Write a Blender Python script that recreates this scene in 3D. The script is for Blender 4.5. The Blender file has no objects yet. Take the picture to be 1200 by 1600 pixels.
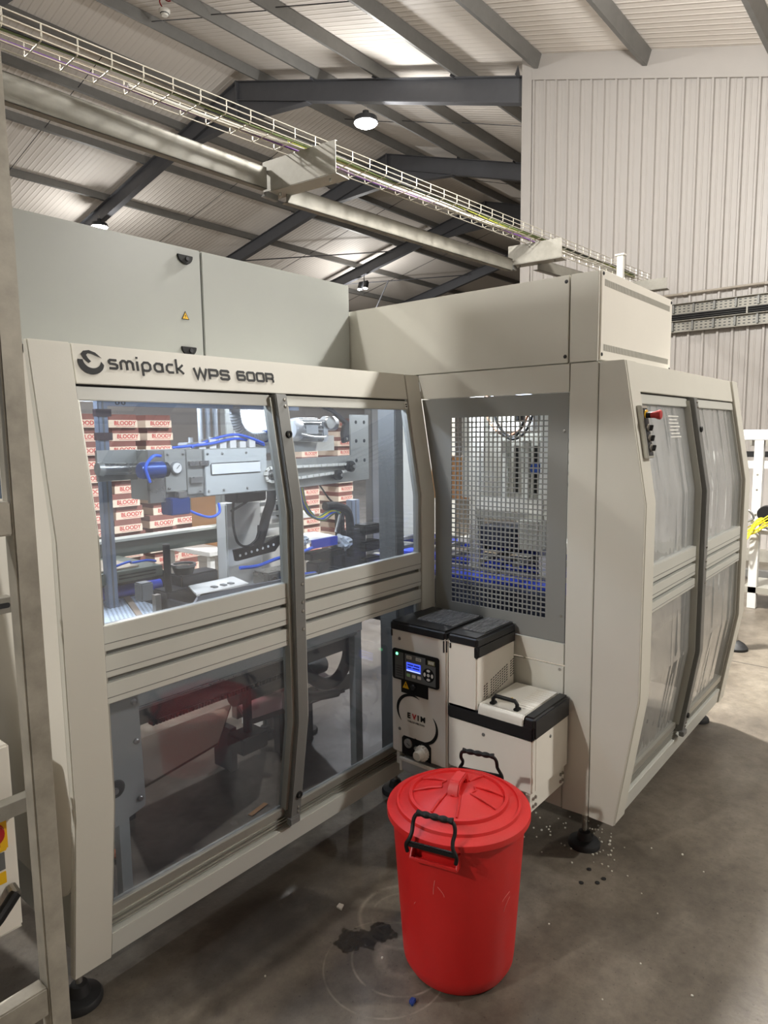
import bpy, bmesh, math, random
from mathutils import Vector, Matrix
random.seed(7)
PI = math.pi
sc = bpy.context.scene
COL = sc.collection

# ------------------------------------------------------------------ camera
YAW, PITCH, ROLL, FPX = math.radians(39.969), math.radians(6.671), math.radians(-0.687), 1053.6
CAM = Vector((0, 0, 1.8))
fw = Vector((math.cos(PITCH)*math.cos(YAW), math.cos(PITCH)*math.sin(YAW), -math.sin(PITCH)))
rt = fw.cross(Vector((0, 0, 1))).normalized()
up = rt.cross(fw)
rt2 = rt*math.cos(ROLL) + up*math.sin(ROLL)
up2 = -rt*math.sin(ROLL) + up*math.cos(ROLL)
cd = bpy.data.cameras.new('camera')
cd.sensor_fit = 'VERTICAL'; cd.sensor_height = 24.0; cd.lens = FPX/1600*24.0
cd.clip_start = 0.05; cd.clip_end = 200
cam = bpy.data.objects.new('camera', cd); COL.objects.link(cam)
m = Matrix((rt2, up2, -fw)).transposed().to_4x4(); m.translation = CAM
cam.matrix_world = m
sc.camera = cam

# ------------------------------------------------------------------ world, exposure
w = bpy.data.worlds.new('hall_air'); sc.world = w; w.use_nodes = True
w.node_tree.nodes['Background'].inputs[0].default_value = (0.80, 0.86, 1.0, 1)
w.node_tree.nodes['Background'].inputs[1].default_value = 0.35
vs = sc.view_settings
vs.view_transform = 'Standard'; vs.look = 'None'; vs.gamma = 1.0; vs.use_curve_mapping = False
vs.exposure = 0.08
sc.cycles.use_denoising = True
sc.cycles.max_bounces = 7; sc.cycles.diffuse_bounces = 4; sc.cycles.glossy_bounces = 3
sc.cycles.transparent_max_bounces = 24; sc.cycles.sample_clamp_indirect = 4.0
sc.cycles.caustics_reflective = False; sc.cycles.caustics_refractive = False

# lamps of the hall: (x, y, z, watts, label); the fixtures are built further down at the same places
LAMPS = [   # x, y, z, distribution, cone, watts downwards, watts scattered, label
    (10.45, 9.1, 7.75, 'AREA', 0, 420, 230, 'bright high-bay lamp hanging under the nearest rafter right of the ridge'),
    (10.45, 19.45, 7.85, 'AREA', 0, 300, 150, 'bright high-bay lamp under the low end of the nearest left rafter'),
    (21.4, 18.85, 7.65, 'AREA', 0, 200, 300, 'small twin-lens lamp far back, above the corner of the grey cabinet'),
    (5.1, 1.97, 5.5, 'SPOT', 112, 2750, 980, 'high-bay lamp overhead beyond the top edge, above the side wing'),
    (4.4, -2.5, 4.5, 'SPOT', 158, 750, 60, 'high-bay lamp overhead on the near side, right of the camera'),
    (-5.6, 3.3, 6.2, 'SPOT', 158, 1450, 300, 'high-bay lamp behind the camera, over the aisle to the left'),
    (-0.2, 9.1, 7.75, 'AREA', 0, 380, 900, 'high-bay lamp out of view above the pallets on the left'),
]
LIGHTCOL = (1.0, 0.98, 0.945)

# ------------------------------------------------------------------ materials
MATS = {}
def lin(c):
    return tuple(((v/255)/12.92 if v/255 <= 0.04045 else (((v/255)+0.055)/1.055)**2.4) for v in c)
def mat(name, rgb, rough=0.5, metal=0.0, var=0.0, vscale=6.0, bump=0.0, bscale=40.0, emit=0.0, stretch=None, spec=0.5, rvar=0.0, ecol=None):
    if name in MATS: return MATS[name]
    M = bpy.data.materials.new(name); M.use_nodes = True; MATS[name] = M
    nt = M.node_tree; b = nt.nodes['Principled BSDF']
    c = (*lin(rgb), 1)
    b.inputs['Base Color'].default_value = c
    b.inputs['Roughness'].default_value = rough
    b.inputs['Metallic'].default_value = metal
    b.inputs['Specular IOR Level'].default_value = spec
    if emit:
        b.inputs['Emission Color'].default_value = (*lin(ecol or rgb), 1); b.inputs['Emission Strength'].default_value = emit
    if var or bump or rvar:
        tc = nt.nodes.new('ShaderNodeTexCoord'); mp = nt.nodes.new('ShaderNodeMapping')
        nt.links.new(tc.outputs['Object'], mp.inputs[0])
        if stretch: mp.inputs['Scale'].default_value = stretch
        if var or rvar:
            n = nt.nodes.new('ShaderNodeTexNoise'); n.inputs['Scale'].default_value = vscale; n.inputs['Detail'].default_value = 6
            n.inputs['Roughness'].default_value = 0.65
            nt.links.new(mp.outputs[0], n.inputs['Vector'])
            if var:
                r = nt.nodes.new('ShaderNodeValToRGB')
                r.color_ramp.elements[0].position = 0.3; r.color_ramp.elements[1].position = 0.7
                r.color_ramp.elements[0].color = tuple(v*(1-var) for v in c[:3])+(1,)
                r.color_ramp.elements[1].color = tuple(min(1, v*(1+var)) for v in c[:3])+(1,)
                nt.links.new(n.outputs['Fac'], r.inputs[0]); nt.links.new(r.outputs[0], b.inputs['Base Color'])
            if rvar:
                mr = nt.nodes.new('ShaderNodeMapRange'); mr.inputs[3].default_value = max(0.02, rough-rvar); mr.inputs[4].default_value = min(1, rough+rvar)
                mr.inputs[1].default_value = 0.3; mr.inputs[2].default_value = 0.7
                nt.links.new(n.outputs['Fac'], mr.inputs[0]); nt.links.new(mr.outputs[0], b.inputs['Roughness'])
        if bump:
            n2 = nt.nodes.new('ShaderNodeTexNoise'); n2.inputs['Scale'].default_value = bscale; n2.inputs['Detail'].default_value = 4
            nt.links.new(mp.outputs[0], n2.inputs['Vector'])
            bp = nt.nodes.new('ShaderNodeBump'); bp.inputs['Strength'].default_value = bump; bp.inputs['Distance'].default_value = 0.01
            nt.links.new(n2.outputs['Fac'], bp.inputs['Height']); nt.links.new(bp.outputs[0], b.inputs['Normal'])
    return M

def glass(name, tint, haze, wav=0.0, wscale=3.0, hazecol=(0.75, 0.8, 0.9), wstretch=(1, 1, 1), gloss_rough=0.02, f0=0.045):
    M = bpy.data.materials.new(name); M.use_nodes = True; MATS[name] = M
    nt = M.node_tree; nt.nodes.clear()
    out = nt.nodes.new('ShaderNodeOutputMaterial')
    tr = nt.nodes.new('ShaderNodeBsdfTransparent'); tr.inputs[0].default_value = (*tint, 1)
    gl = nt.nodes.new('ShaderNodeBsdfGlossy'); gl.inputs['Roughness'].default_value = gloss_rough; gl.inputs[0].default_value = (1, 1, 1, 1)
    lw = nt.nodes.new('ShaderNodeLayerWeight'); lw.inputs['Blend'].default_value = 0.5
    p = nt.nodes.new('ShaderNodeMath'); p.operation = 'POWER'; p.inputs[1].default_value = 5.0
    nt.links.new(lw.outputs['Facing'], p.inputs[0])
    ma = nt.nodes.new('ShaderNodeMath'); ma.operation = 'MULTIPLY_ADD'; ma.inputs[1].default_value = 1-f0; ma.inputs[2].default_value = f0
    nt.links.new(p.outputs[0], ma.inputs[0])
    m1 = nt.nodes.new('ShaderNodeMixShader'); nt.links.new(ma.outputs[0], m1.inputs[0])
    df = nt.nodes.new('ShaderNodeBsdfDiffuse'); df.inputs[0].default_value = (*hazecol, 1)
    m2 = nt.nodes.new('ShaderNodeMixShader'); m2.inputs[0].default_value = haze
    nt.links.new(tr.outputs[0], m2.inputs[1]); nt.links.new(df.outputs[0], m2.inputs[2])
    nt.links.new(m2.outputs[0], m1.inputs[1]); nt.links.new(gl.outputs[0], m1.inputs[2])
    nt.links.new(m1.outputs[0], out.inputs[0])
    if wav:
        tc = nt.nodes.new('ShaderNodeTexCoord'); mp = nt.nodes.new('ShaderNodeMapping'); mp.inputs['Scale'].default_value = wstretch
        n = nt.nodes.new('ShaderNodeTexNoise'); n.inputs['Scale'].default_value = wscale; n.inputs['Detail'].default_value = 1.0
        nt.links.new(tc.outputs['Object'], mp.inputs[0]); nt.links.new(mp.outputs[0], n.inputs['Vector'])
        b = nt.nodes.new('ShaderNodeBump'); b.inputs['Strength'].default_value = wav; b.inputs['Distance'].default_value = 0.05
        nt.links.new(n.outputs['Fac'], b.inputs['Height']); nt.links.new(b.outputs[0], gl.inputs['Normal'])
    return M

PANEL = mat('cream_paint', (204, 201, 190), 0.42, var=0.02, vscale=3, bump=0.03, bscale=300)
PANEL2 = mat('pale_grey_paint', (192, 192, 184), 0.33, var=0.03, vscale=2)
PANEL3 = mat('machine_white_paint', (226, 221, 210), 0.38, var=0.02, vscale=3)
CABP = mat('cabinet_grey_paint', (160, 162, 157), 0.33, var=0.03, vscale=2)
GALVD = mat('weathered_galvanised', (116, 113, 104), 0.5, 0.3, var=0.2, vscale=7, rvar=0.1)
GUARD = mat('mid_grey_paint', (130, 130, 126), 0.45, var=0.02)
ALU = mat('anodised_aluminium', (178, 176, 166), 0.38, 0.55, var=0.03, vscale=5)
ALUD = mat('dark_anodised_aluminium', (118, 118, 115), 0.42, 0.25, var=0.05, vscale=8)
STEEL = mat('brushed_steel', (168, 165, 158), 0.32, 0.85, var=0.08, vscale=5, rvar=0.12)
GALV = mat('galvanised_steel', (142, 139, 130), 0.5, 0.35, var=0.14, vscale=14, rvar=0.1)
STAIN = mat('stainless_tube', (164, 159, 148), 0.42, 0.45, var=0.26, vscale=11, rvar=0.14)
WIRE = mat('zinc_wire', (205, 200, 186), 0.35, 0.7)
DARK = mat('dark_steel_paint', (84, 85, 89), 0.5, var=0.06, vscale=4)
PURL = mat('galvanised_purlin', (122, 121, 118), 0.5, 0.25, var=0.08, vscale=4)
BLACK = mat('black_plastic', (24, 24, 26), 0.42, var=0.1, vscale=30)
RUBBER = mat('black_rubber', (18, 18, 19), 0.6)
CHARC = mat('charcoal_metal', (44, 45, 48), 0.45, 0.3, var=0.15, vscale=12)
INK = mat('black_ink', (14, 14, 14), 0.55, spec=0.3)
REDP = mat('red_plastic', (192, 29, 28), 0.46, var=0.07, vscale=5, rvar=0.08, bump=0.05, bscale=120)
REDB = mat('red_button', (168, 34, 36), 0.35)
YEL = mat('yellow_plastic', (226, 178, 24), 0.4)
YELC = mat('yellow_cable', (222, 208, 40), 0.45)
BLUEH = mat('blue_hose', (42, 92, 205), 0.35)
BLUEB = mat('blue_belt', (50, 72, 190), 0.3, var=0.1, vscale=8)
BLUEM = mat('blue_metal', (30, 62, 128), 0.3, 0.3)
CARD = mat('brown_cardboard', (170, 124, 78), 0.8, var=0.08, vscale=6)
CARTON = mat('white_carton', (232, 216, 194), 0.7, var=0.04, vscale=5)
CARTD = mat('dark_red_carton', (128, 80, 70), 0.7, var=0.12, vscale=9)
REDINK = mat('red_ink', (190, 44, 44), 0.6)
WOODP = mat('pallet_wood', (150, 116, 80), 0.8, var=0.15, vscale=10, stretch=(1, 6, 6))
WHITE = mat('white_plastic', (232, 230, 222), 0.45)
CREAMTXT = mat('pale_print', (205, 203, 190), 0.5)
PURPC = mat('purple_cable', (96, 60, 120), 0.45)
GREENC = mat('green_cable', (92, 104, 62), 0.5)
GREYC = mat('grey_cable', (190, 186, 176), 0.5)
LCD = mat('lit_blue_screen', (70, 95, 245), 0.3, emit=0.9)
LCDL = mat('lit_white_line', (190, 210, 255), 0.3, emit=1.0)
LEDG = mat('lit_green_led', (110, 255, 170), 0.3, emit=3.0)
LAMPM = mat('lit_lamp_lens', (255, 248, 234), 0.3, emit=60.0)
LEDS = mat('lit_led_strip', (214, 228, 255), 0.3, emit=5.0)
OLIVE = mat('olive_metal', (98, 104, 92), 0.5, 0.2, var=0.1, vscale=8)
FILM = mat('clear_film_roll', (190, 195, 200), 0.15, var=0.1)
PANE = glass('clear_guard_pane', (0.90, 0.93, 0.98), 0.05, wav=0.02, wscale=2.0, f0=0.08)
PANEB = glass('wavy_guard_pane', (0.86, 0.88, 0.90), 0.20, wav=0.34, wscale=2.4, wstretch=(4.5, 1, 0.4), hazecol=(0.85, 0.84, 0.8), f0=0.16)
PANEL_LOW = glass('clear_lower_pane', (0.74, 0.76, 0.80), 0.03, wav=0.02, wscale=2.0, gloss_rough=0.05)

# ------------------------------------------------------------------ mesh helpers
ORG = {}            # object name -> world origin of its local frame
class MB:
    def __init__(s, M=None): s.v = []; s.f = []; s.M = M
    def add(s, vs, fs):
        o = len(s.v)
        s.v += [tuple(s.M @ Vector(p)) if s.M else tuple(p) for p in vs]
        s.f += [tuple(i+o for i in f) for f in fs]; return s
    def box(s, x0, x1, y0, y1, z0, z1):
        return s.add([(x0,y0,z0),(x1,y0,z0),(x1,y1,z0),(x0,y1,z0),(x0,y0,z1),(x1,y0,z1),(x1,y1,z1),(x0,y1,z1)],
                     [(0,3,2,1),(4,5,6,7),(0,1,5,4),(1,2,6,5),(2,3,7,6),(3,0,4,7)])
    def prism(s, pts, ax, a0, a1):
        # pts: 2D outline in the two other axes (x:(y,z) y:(x,z) z:(x,y))
        n = len(pts)
        def P(p, a): return (a, p[0], p[1]) if ax == 'x' else ((p[0], a, p[1]) if ax == 'y' else (p[0], p[1], a))
        vs = [P(p, a0) for p in pts] + [P(p, a1) for p in pts]
        fs = [tuple(range(n-1, -1, -1)), tuple(range(n, 2*n))] + [(i, (i+1) % n, n+(i+1) % n, n+i) for i in range(n)]
        return s.add(vs, fs)
    def cyl(s, p0, p1, r, n=16, r2=None):
        p0, p1 = Vector(p0), Vector(p1); d = (p1-p0).normalized()
        a = d.orthogonal().normalized(); b = d.cross(a); r2 = r if r2 is None else r2
        vs = [p0+(a*math.cos(2*PI*i/n)+b*math.sin(2*PI*i/n))*r for i in range(n)] + [p1+(a*math.cos(2*PI*i/n)+b*math.sin(2*PI*i/n))*r2 for i in range(n)]
        fs = [tuple(range(n-1, -1, -1)), tuple(range(n, 2*n))] + [(i, (i+1) % n, n+(i+1) % n, n+i) for i in range(n)]
        return s.add(vs, fs)
    def tube(s, pts, r, n=8, closed=False):
        pts = [Vector(p) for p in pts]; N = len(pts); vs = []; fs = []
        prev = None
        for i in range(N):
            if closed: d = pts[(i+1) % N]-pts[i-1]
            else: d = pts[min(i+1, N-1)]-pts[max(i-1, 0)]
            d.normalize()
            if prev is None: a = d.orthogonal().normalized()
            else:
                a = prev - d*prev.dot(d)
                a = a.normalized() if a.length > 1e-6 else d.orthogonal().normalized()
            prev = a; b = d.cross(a); rr = r[i] if isinstance(r, (list, tuple)) else r
            vs += [pts[i]+(a*math.cos(2*PI*k/n)+b*math.sin(2*PI*k/n))*rr for k in range(n)]
        for i in range(N if closed else N-1):
            j = (i+1) % N
            for k in range(n): fs.append((i*n+k, i*n+(k+1) % n, j*n+(k+1) % n, j*n+k))
        if not closed: fs += [tuple(range(n-1, -1, -1)), tuple(range((N-1)*n, N*n))]
        return s.add(vs, fs)
    def lathe(s, prof, c, n=32, ax='z', closed=False):
        # prof (r, h) pairs
        vs = []; fs = []
        for r, h in prof:
            for k in range(n):
                a = 2*PI*k/n; u, v = r*math.cos(a), r*math.sin(a)
                p = (u, v, h) if ax == 'z' else ((h, u, v) if ax == 'x' else (u, h, v))
                vs.append((c[0]+p[0], c[1]+p[1], c[2]+p[2]))
        L = len(prof)
        for i in range(L if closed else L-1):
            j = (i+1) % L
            for k in range(n): fs.append((i*n+k, i*n+(k+1) % n, j*n+(k+1) % n, j*n+k))
        if not closed:
            if prof[0][0] > 1e-6: fs.append(tuple(range(n-1, -1, -1)))
            if prof[-1][0] > 1e-6: fs.append(tuple(range((L-1)*n, L*n)))
        return s.add(vs, fs)
    def build(s, name, material, parent=None, bevel=0.0, smooth=False, label=None, kind=None, seg=2):
        o0 = ORG.get(parent.name, Vector((0, 0, 0))) if parent else Vector((0, 0, 0))
        me = bpy.data.meshes.new(name)
        me.from_pydata([(p[0]-o0[0], p[1]-o0[1], p[2]-o0[2]) for p in s.v], [], s.f)
        bm = bmesh.new(); bm.from_mesh(me)
        bmesh.ops.recalc_face_normals(bm, faces=bm.faces)
        if bevel:
            es = [e for e in bm.edges if len(e.link_faces) == 2 and e.calc_face_angle(0) > 0.5]
            bmesh.ops.bevel(bm, geom=es, offset=bevel, segments=seg, affect='EDGES', clamp_overlap=True)
        bm.to_mesh(me); bm.free()
        if smooth or bevel:
            for p in me.polygons: p.use_smooth = True
            me.set_sharp_from_angle(angle=math.radians(35))
        if material: me.materials.append(material)
        o = bpy.data.objects.new(name, me); COL.objects.link(o)
        ORG[o.name] = o0
        if parent: o.parent = parent
        if label: o['label'] = label
        if kind: o['kind'] = kind
        return o
def thing(name, loc, label, cat, group=None):
    o = bpy.data.objects.new(name, None); COL.objects.link(o); o.location = loc; o.empty_display_size = 0.05
    o['label'] = label; o['category'] = cat
    if group: o['group'] = group
    ORG[o.name] = Vector(loc); return o
def tag(o, label, cat, group=None, kind=None):
    o['label'] = label; o['category'] = cat
    if group: o['group'] = group
    if kind: o['kind'] = kind
    return o
def struct(o): o['kind'] = 'structure'; return o
def dup(o, parent=None, off=(0, 0, 0)):
    c = o.copy(); COL.objects.link(c); c.location = o.location+Vector(off); c.parent = parent or o.parent
    ORG[c.name] = ORG.get(o.name, Vector((0, 0, 0))); return c
def dup_tree(root, loc, label=None):
    r = root.copy(); COL.objects.link(r); r.location = loc; ORG[r.name] = Vector(loc)
    if label: r['label'] = label
    for ch in list(root.children):
        c = ch.copy(); COL.objects.link(c); c.parent = r; ORG[c.name] = Vector(loc)
        for g in ch.children:
            d = g.copy(); COL.objects.link(d); d.parent = c; ORG[d.name] = Vector(loc)
    return r
def arc(c, r, a0, a1, n=12, ry=None):
    ry = r if ry is None else ry
    return [(c[0]+r*math.cos(math.radians(a0+(a1-a0)*i/n)), c[1]+ry*math.sin(math.radians(a0+(a1-a0)*i/n))) for i in range(n+1)]
def rrect(x0, x1, y0, y1, r, n=4):
    return arc((x1-r, y0+r), r, -90, 0, n)+arc((x1-r, y1-r), r, 0, 90, n)+arc((x0+r, y1-r), r, 90, 180, n)+arc((x0+r, y0+r), r, 180, 270, n)
def spline(pts, n=8):
    P = [Vector(p) for p in pts]; out = []
    for i in range(len(P)-1):
        p0 = P[max(i-1, 0)]; p1 = P[i]; p2 = P[i+1]; p3 = P[min(i+2, len(P)-1)]
        for k in range(n):
            t = k/n
            out.append(0.5*((2*p1)+(p2-p0)*t+(2*p0-5*p1+4*p2-p3)*t*t+(3*p1-p0-3*p2+p3)*t**3))
    out.append(P[-1]); return out
def ribbon(mb, pts, w, fn, closed=False, t=0.0012):
    # flat stroke of width w along a 2D polyline; fn(u, v, h) maps to 3D, h = height above the surface
    P = [Vector((p[0], p[1])) for p in pts]; N = len(P); L = []; R = []
    for i in range(N):
        a = P[i-1] if (i > 0 or closed) else None
        b = P[(i+1) % N] if (i < N-1 or closed) else None
        d1 = (P[i]-a).normalized() if a is not None else None
        d2 = (b-P[i]).normalized() if b is not None else None
        if d1 is None: d1 = d2
        if d2 is None: d2 = d1
        d = (d1+d2)
        d = d.normalized() if d.length > 1e-6 else d1
        nrm = Vector((-d.y, d.x)); k = 1/max(0.5, nrm.dot(Vector((-d1.y, d1.x))))
        L.append(P[i]+nrm*w/2*k); R.append(P[i]-nrm*w/2*k)
    vs = []
    for i in range(N):
        vs += [fn(L[i].x, L[i].y, t), fn(R[i].x, R[i].y, t), fn(R[i].x, R[i].y, 0), fn(L[i].x, L[i].y, 0)]
    fs = []
    for i in range(N if closed else N-1):
        a = i*4; b = ((i+1) % N)*4
        for k in range(4): fs.append((a+k, a+(k+1) % 4, b+(k+1) % 4, b+k))
    if not closed: fs += [(0, 1, 2, 3), ((N-1)*4+3, (N-1)*4+2, (N-1)*4+1, (N-1)*4)]
    mb.add(vs, fs)
def flat(mb, pts, fn, t=0.0012):
    n = len(pts)
    mb.add([fn(p[0], p[1], t) for p in pts]+[fn(p[0], p[1], 0) for p in pts],
           [tuple(range(n)), tuple(range(2*n-1, n-1, -1))]+[(i, (i+1) % n, n+(i+1) % n, n+i) for i in range(n)])

# stroke alphabet, cap height 1
G = {
 'W': (1.55, [[(0,1),(.36,0),(.775,.92),(1.19,0),(1.55,1)]]),
 'P': (1.2, [[(0.08,0),(0.08,.92),(1.0,.92),(1.14,.8),(1.14,.5),(1.0,.38),(0.08,.38)]]),
 'S': (1.2, [[(1.14,.72),(1.1,.86),(1.0,.92),(.2,.92),(.08,.82),(.08,.62),(.2,.52),(1.0,.5),(1.14,.4),(1.14,.18),(1.0,.08),(.2,.08),(.1,.14),(.06,.28)]]),
 '6': (1.2, [[(1.1,.78),(1.0,.92),(.2,.92),(.08,.8),(.08,.2),(.2,.08),(1.0,.08),(1.13,.2),(1.13,.42),(1.0,.54),(.12,.54)]]),
 '0': (1.2, [[(.2,.92),(1.0,.92),(1.13,.8),(1.13,.2),(1.0,.08),(.2,.08),(.08,.2),(.08,.8),(.2,.92)]]),
 'R': (1.2, [[(0.08,0),(0.08,.92),(1.0,.92),(1.14,.8),(1.14,.54),(1.0,.42),(0.08,.42)],[(.8,.42),(1.04,.36),(1.12,.22),(1.14,0)]]),
 's': (.92, [[(.84,.94),(.2,.94),(.1,.84),(.1,.66),(.2,.56),(.72,.52),(.84,.42),(.84,.2),(.72,.08),(.06,.08)]]),
 'm': (1.45, [[(.1,0),(.1,.75),(.3,.94),(.5,.94),(.7,.78),(.72,.0)],[(.72,.75),(.9,.94),(1.12,.94),(1.32,.76),(1.34,0)]]),
 'i': (.36, [[(.15,0),(.15,1.0)],[(.15,1.28),(.15,1.48)]]),
 'p': (1.1, [[(.1,-.5),(.1,.7),(.3,.94),(.72,.94),(.94,.72),(.94,.3),(.72,.08),(.3,.08),(.12,.2)]]),
 'a': (1.12, [[(.96,1.0),(.96,0)],[(.94,.3),(.74,.08),(.34,.08),(.12,.3),(.12,.72),(.34,.94),(.74,.94),(.94,.72)]]),
 'c': (.95, [[(.86,.94),(.34,.94),(.12,.72),(.12,.3),(.34,.08),(.86,.08)]]),
 'k': (.95, [[(.1,1.6),(.1,0)],[(.82,1.0),(.3,.52),(.86,0)],[(.1,.52),(.34,.52)]]),
}
def strokes(mb, text, x, z, h, wscale, sw, fn, gap=0.16, t=0.0012):
    for ch in text:
        if ch == ' ': x += 0.55*h*wscale; continue
        wd, ls = G[ch]
        for l in ls: ribbon(mb, [(x+p[0]*h*wscale, z+p[1]*h) for p in l], sw*h, fn, t=t)
        x += (wd+gap)*h*wscale
    return x
def text_mesh(name, body, size, M, material, parent, bold=0.0):
    cu = bpy.data.curves.new(name, 'FONT'); cu.body = body; cu.size = size; cu.extrude = 0.0006; cu.offset = bold
    cu.align_x = 'CENTER'; cu.align_y = 'CENTER'; cu.resolution_u = 3
    t = bpy.data.objects.new('tmp', cu); COL.objects.link(t)
    dg = bpy.context.evaluated_depsgraph_get()
    me = bpy.data.meshes.new_from_object(t.evaluated_get(dg)); me.name = name
    bpy.data.objects.remove(t); bpy.data.curves.remove(cu)
    o0 = ORG.get(parent.name, Vector((0, 0, 0))) if parent else Vector((0, 0, 0))
    me.transform(Matrix.Translation(-o0) @ M)
    me.materials.clear(); me.materials.append(material)
    o = bpy.data.objects.new(name, me); COL.objects.link(o); ORG[o.name] = o0
    if parent: o.parent = parent
    return o

# ------------------------------------------------------------------ the hall: floor, roof, walls
def floor_material():
    M = bpy.data.materials.new('stained_concrete'); M.use_nodes = True; nt = M.node_tree; b = nt.nodes['Principled BSDF']
    tc = nt.nodes.new('ShaderNodeTexCoord')
    def noise(scale, detail=8, rough=0.6):
        n = nt.nodes.new('ShaderNodeTexNoise'); n.inputs['Scale'].default_value = scale; n.inputs['Detail'].default_value = detail
        n.inputs['Roughness'].default_value = rough; nt.links.new(tc.outputs['Object'], n.inputs['Vector']); return n.outputs['Fac']
    def ramp(src, stops):
        r = nt.nodes.new('ShaderNodeValToRGB'); e = r.color_ramp.elements
        while len(e) < len(stops): e.new(0.5)
        for k, (p, c) in enumerate(stops): e[k].position = p; e[k].color = (*c, 1) if len(c) == 3 else c
        nt.links.new(src, r.inputs[0]); return r.outputs[0]
    def mix(fac, a, c, mode='MIX'):
        n = nt.nodes.new('ShaderNodeMix'); n.data_type = 'RGBA'; n.blend_type = mode
        if isinstance(fac, float): n.inputs[0].default_value = fac
        else: nt.links.new(fac, n.inputs[0])
        for s, i in ((a, 6), (c, 7)):
            if isinstance(s, tuple): n.inputs[i].default_value = (*s, 1)
            else: nt.links.new(s, n.inputs[i])
        return n.outputs[2]
    def math_(op, a, c=None):
        n = nt.nodes.new('ShaderNodeMath'); n.operation = op
        for s, i in ((a, 0), (c, 1)):
            if s is None: continue
            if isinstance(s, (int, float)): n.inputs[i].default_value = s
            else: nt.links.new(s, n.inputs[i])
        return n.outputs[0]
    base = ramp(noise(1.7), [(0.30, lin((74, 67, 58))), (0.48, lin((100, 92, 81))), (0.70, lin((128, 120, 107)))])
    fine = ramp(noise(16, 10, 0.75), [(0.32, (0.50, 0.49, 0.48)), (0.62, (1, 1, 1))])
    col = mix(0.75, base, fine, 'MULTIPLY')
    sp = ramp(noise(60, 3), [(0.30, (0.3, 0.28, 0.26)), (0.36, (1, 1, 1))])
    col = mix(0.6, col, sp, 'MULTIPLY')
    # worn dirt in front of the machine, darkened to paint in shade beneath it
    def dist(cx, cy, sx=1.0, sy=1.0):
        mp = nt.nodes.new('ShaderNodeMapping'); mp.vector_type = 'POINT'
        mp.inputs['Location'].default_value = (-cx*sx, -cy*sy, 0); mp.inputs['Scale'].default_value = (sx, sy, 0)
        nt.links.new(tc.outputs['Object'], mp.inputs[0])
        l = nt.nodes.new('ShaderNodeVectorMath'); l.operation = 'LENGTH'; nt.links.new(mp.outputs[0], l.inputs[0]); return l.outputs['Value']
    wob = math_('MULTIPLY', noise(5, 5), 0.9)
    grime_shade = ramp(math_('ADD', dist(1.5, 1.95, 0.75, 1.35), wob), [(0.62, (1, 1, 1)), (1.0, (0, 0, 0))])
    col = mix(math_('MULTIPLY', grime_shade, 0.80), col, lin((42, 36, 30)))
    # ring marks left by the bin
    for cx, cy, r, th, amt in ((1.83, 1.46, 0.165, 0.012, 0.35), (1.83, 1.46, 0.12, 0.006, 0.3), (1.66, 1.345, 0.165, 0.006, 0.45), (1.68, 1.34, 0.085, 0.030, 0.4), (1.60, 1.36, 0.21, 0.005, 0.25)):
        d = math_('ABSOLUTE', math_('SUBTRACT', dist(cx, cy), r))
        k = ramp(math_('DIVIDE', d, th), [(0.0, (1, 1, 1)), (1.0, (0, 0, 0))])
        k = math_('MULTIPLY', math_('MULTIPLY', k, amt), ramp(noise(11, 4), [(0.35, (0, 0, 0)), (0.6, (1, 1, 1))]))
        col = mix(k, col, lin((176, 166, 150)))
    # oil spots
    wet = None
    for cx, cy, r in ((1.61, 1.53, 0.055), (1.65, 1.49, 0.05), (1.70, 1.47, 0.05)):
        k = ramp(math_('ADD', dist(cx, cy), math_('MULTIPLY', math_('SUBTRACT', noise(14, 2), 0.5), 0.09)), [(r*0.9, (1, 1, 1)), (r*1.1, (0, 0, 0))])
        wet = k if wet is None else math_('MAXIMUM', wet, k)
    col = mix(math_('MULTIPLY', wet, 0.85), col, lin((26, 20, 15)))
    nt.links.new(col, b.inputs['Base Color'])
    rgh = ramp(noise(3.2, 6), [(0.3, (0.30,)*3), (0.7, (0.52,)*3)])
    rgh = mix(wet, rgh, (0.16, 0.16, 0.16))
    nt.links.new(rgh, b.inputs['Roughness'])
    bp = nt.nodes.new('ShaderNodeBump'); bp.inputs['Strength'].default_value = 0.12; bp.inputs['Distance'].default_value = 0.01
    nt.links.new(noise(45, 6), bp.inputs['Height']); nt.links.new(bp.outputs[0], b.inputs['Normal'])
    return M
def liner_material():
    M = bpy.data.materials.new('roof_liner_sheet'); M.use_nodes = True; nt = M.node_tree; b = nt.nodes['Principled BSDF']
    b.inputs['Base Color'].default_value = (*lin((238, 231, 223)), 1); b.inputs['Roughness'].default_value = 0.6
    tc = nt.nodes.new('ShaderNodeTexCoord'); wv = nt.nodes.new('ShaderNodeTexWave'); wv.wave_type = 'BANDS'; wv.bands_direction = 'X'
    wv.inputs['Scale'].default_value = 2.2; wv.inputs['Distortion'].default_value = 0
    nt.links.new(tc.outputs['Object'], wv.inputs['Vector'])
    r = nt.nodes.new('ShaderNodeValToRGB'); r.color_ramp.elements[0].position = 0.72; r.color_ramp.elements[1].position = 0.95
    nt.links.new(wv.outputs['Fac'], r.inputs[0])
    bp = nt.nodes.new('ShaderNodeBump'); bp.inputs['Strength'].default_value = 0.5; bp.inputs['Distance'].default_value = 0.02
    nt.links.new(r.outputs[0], bp.inputs['Height']); nt.links.new(bp.outputs[0], b.inputs['Normal'])
    return M
CLAD = mat('wall_cladding', (170, 165, 160), 0.45, var=0.02, vscale=2)
RIDGE_Y, RIDGE_Z, SL, SR = 13.1, 9.85, 0.21, 0.31
def rz(y): return RIDGE_Z - (SL*(y-RIDGE_Y) if y > RIDGE_Y else SR*(RIDGE_Y-y))
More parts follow.
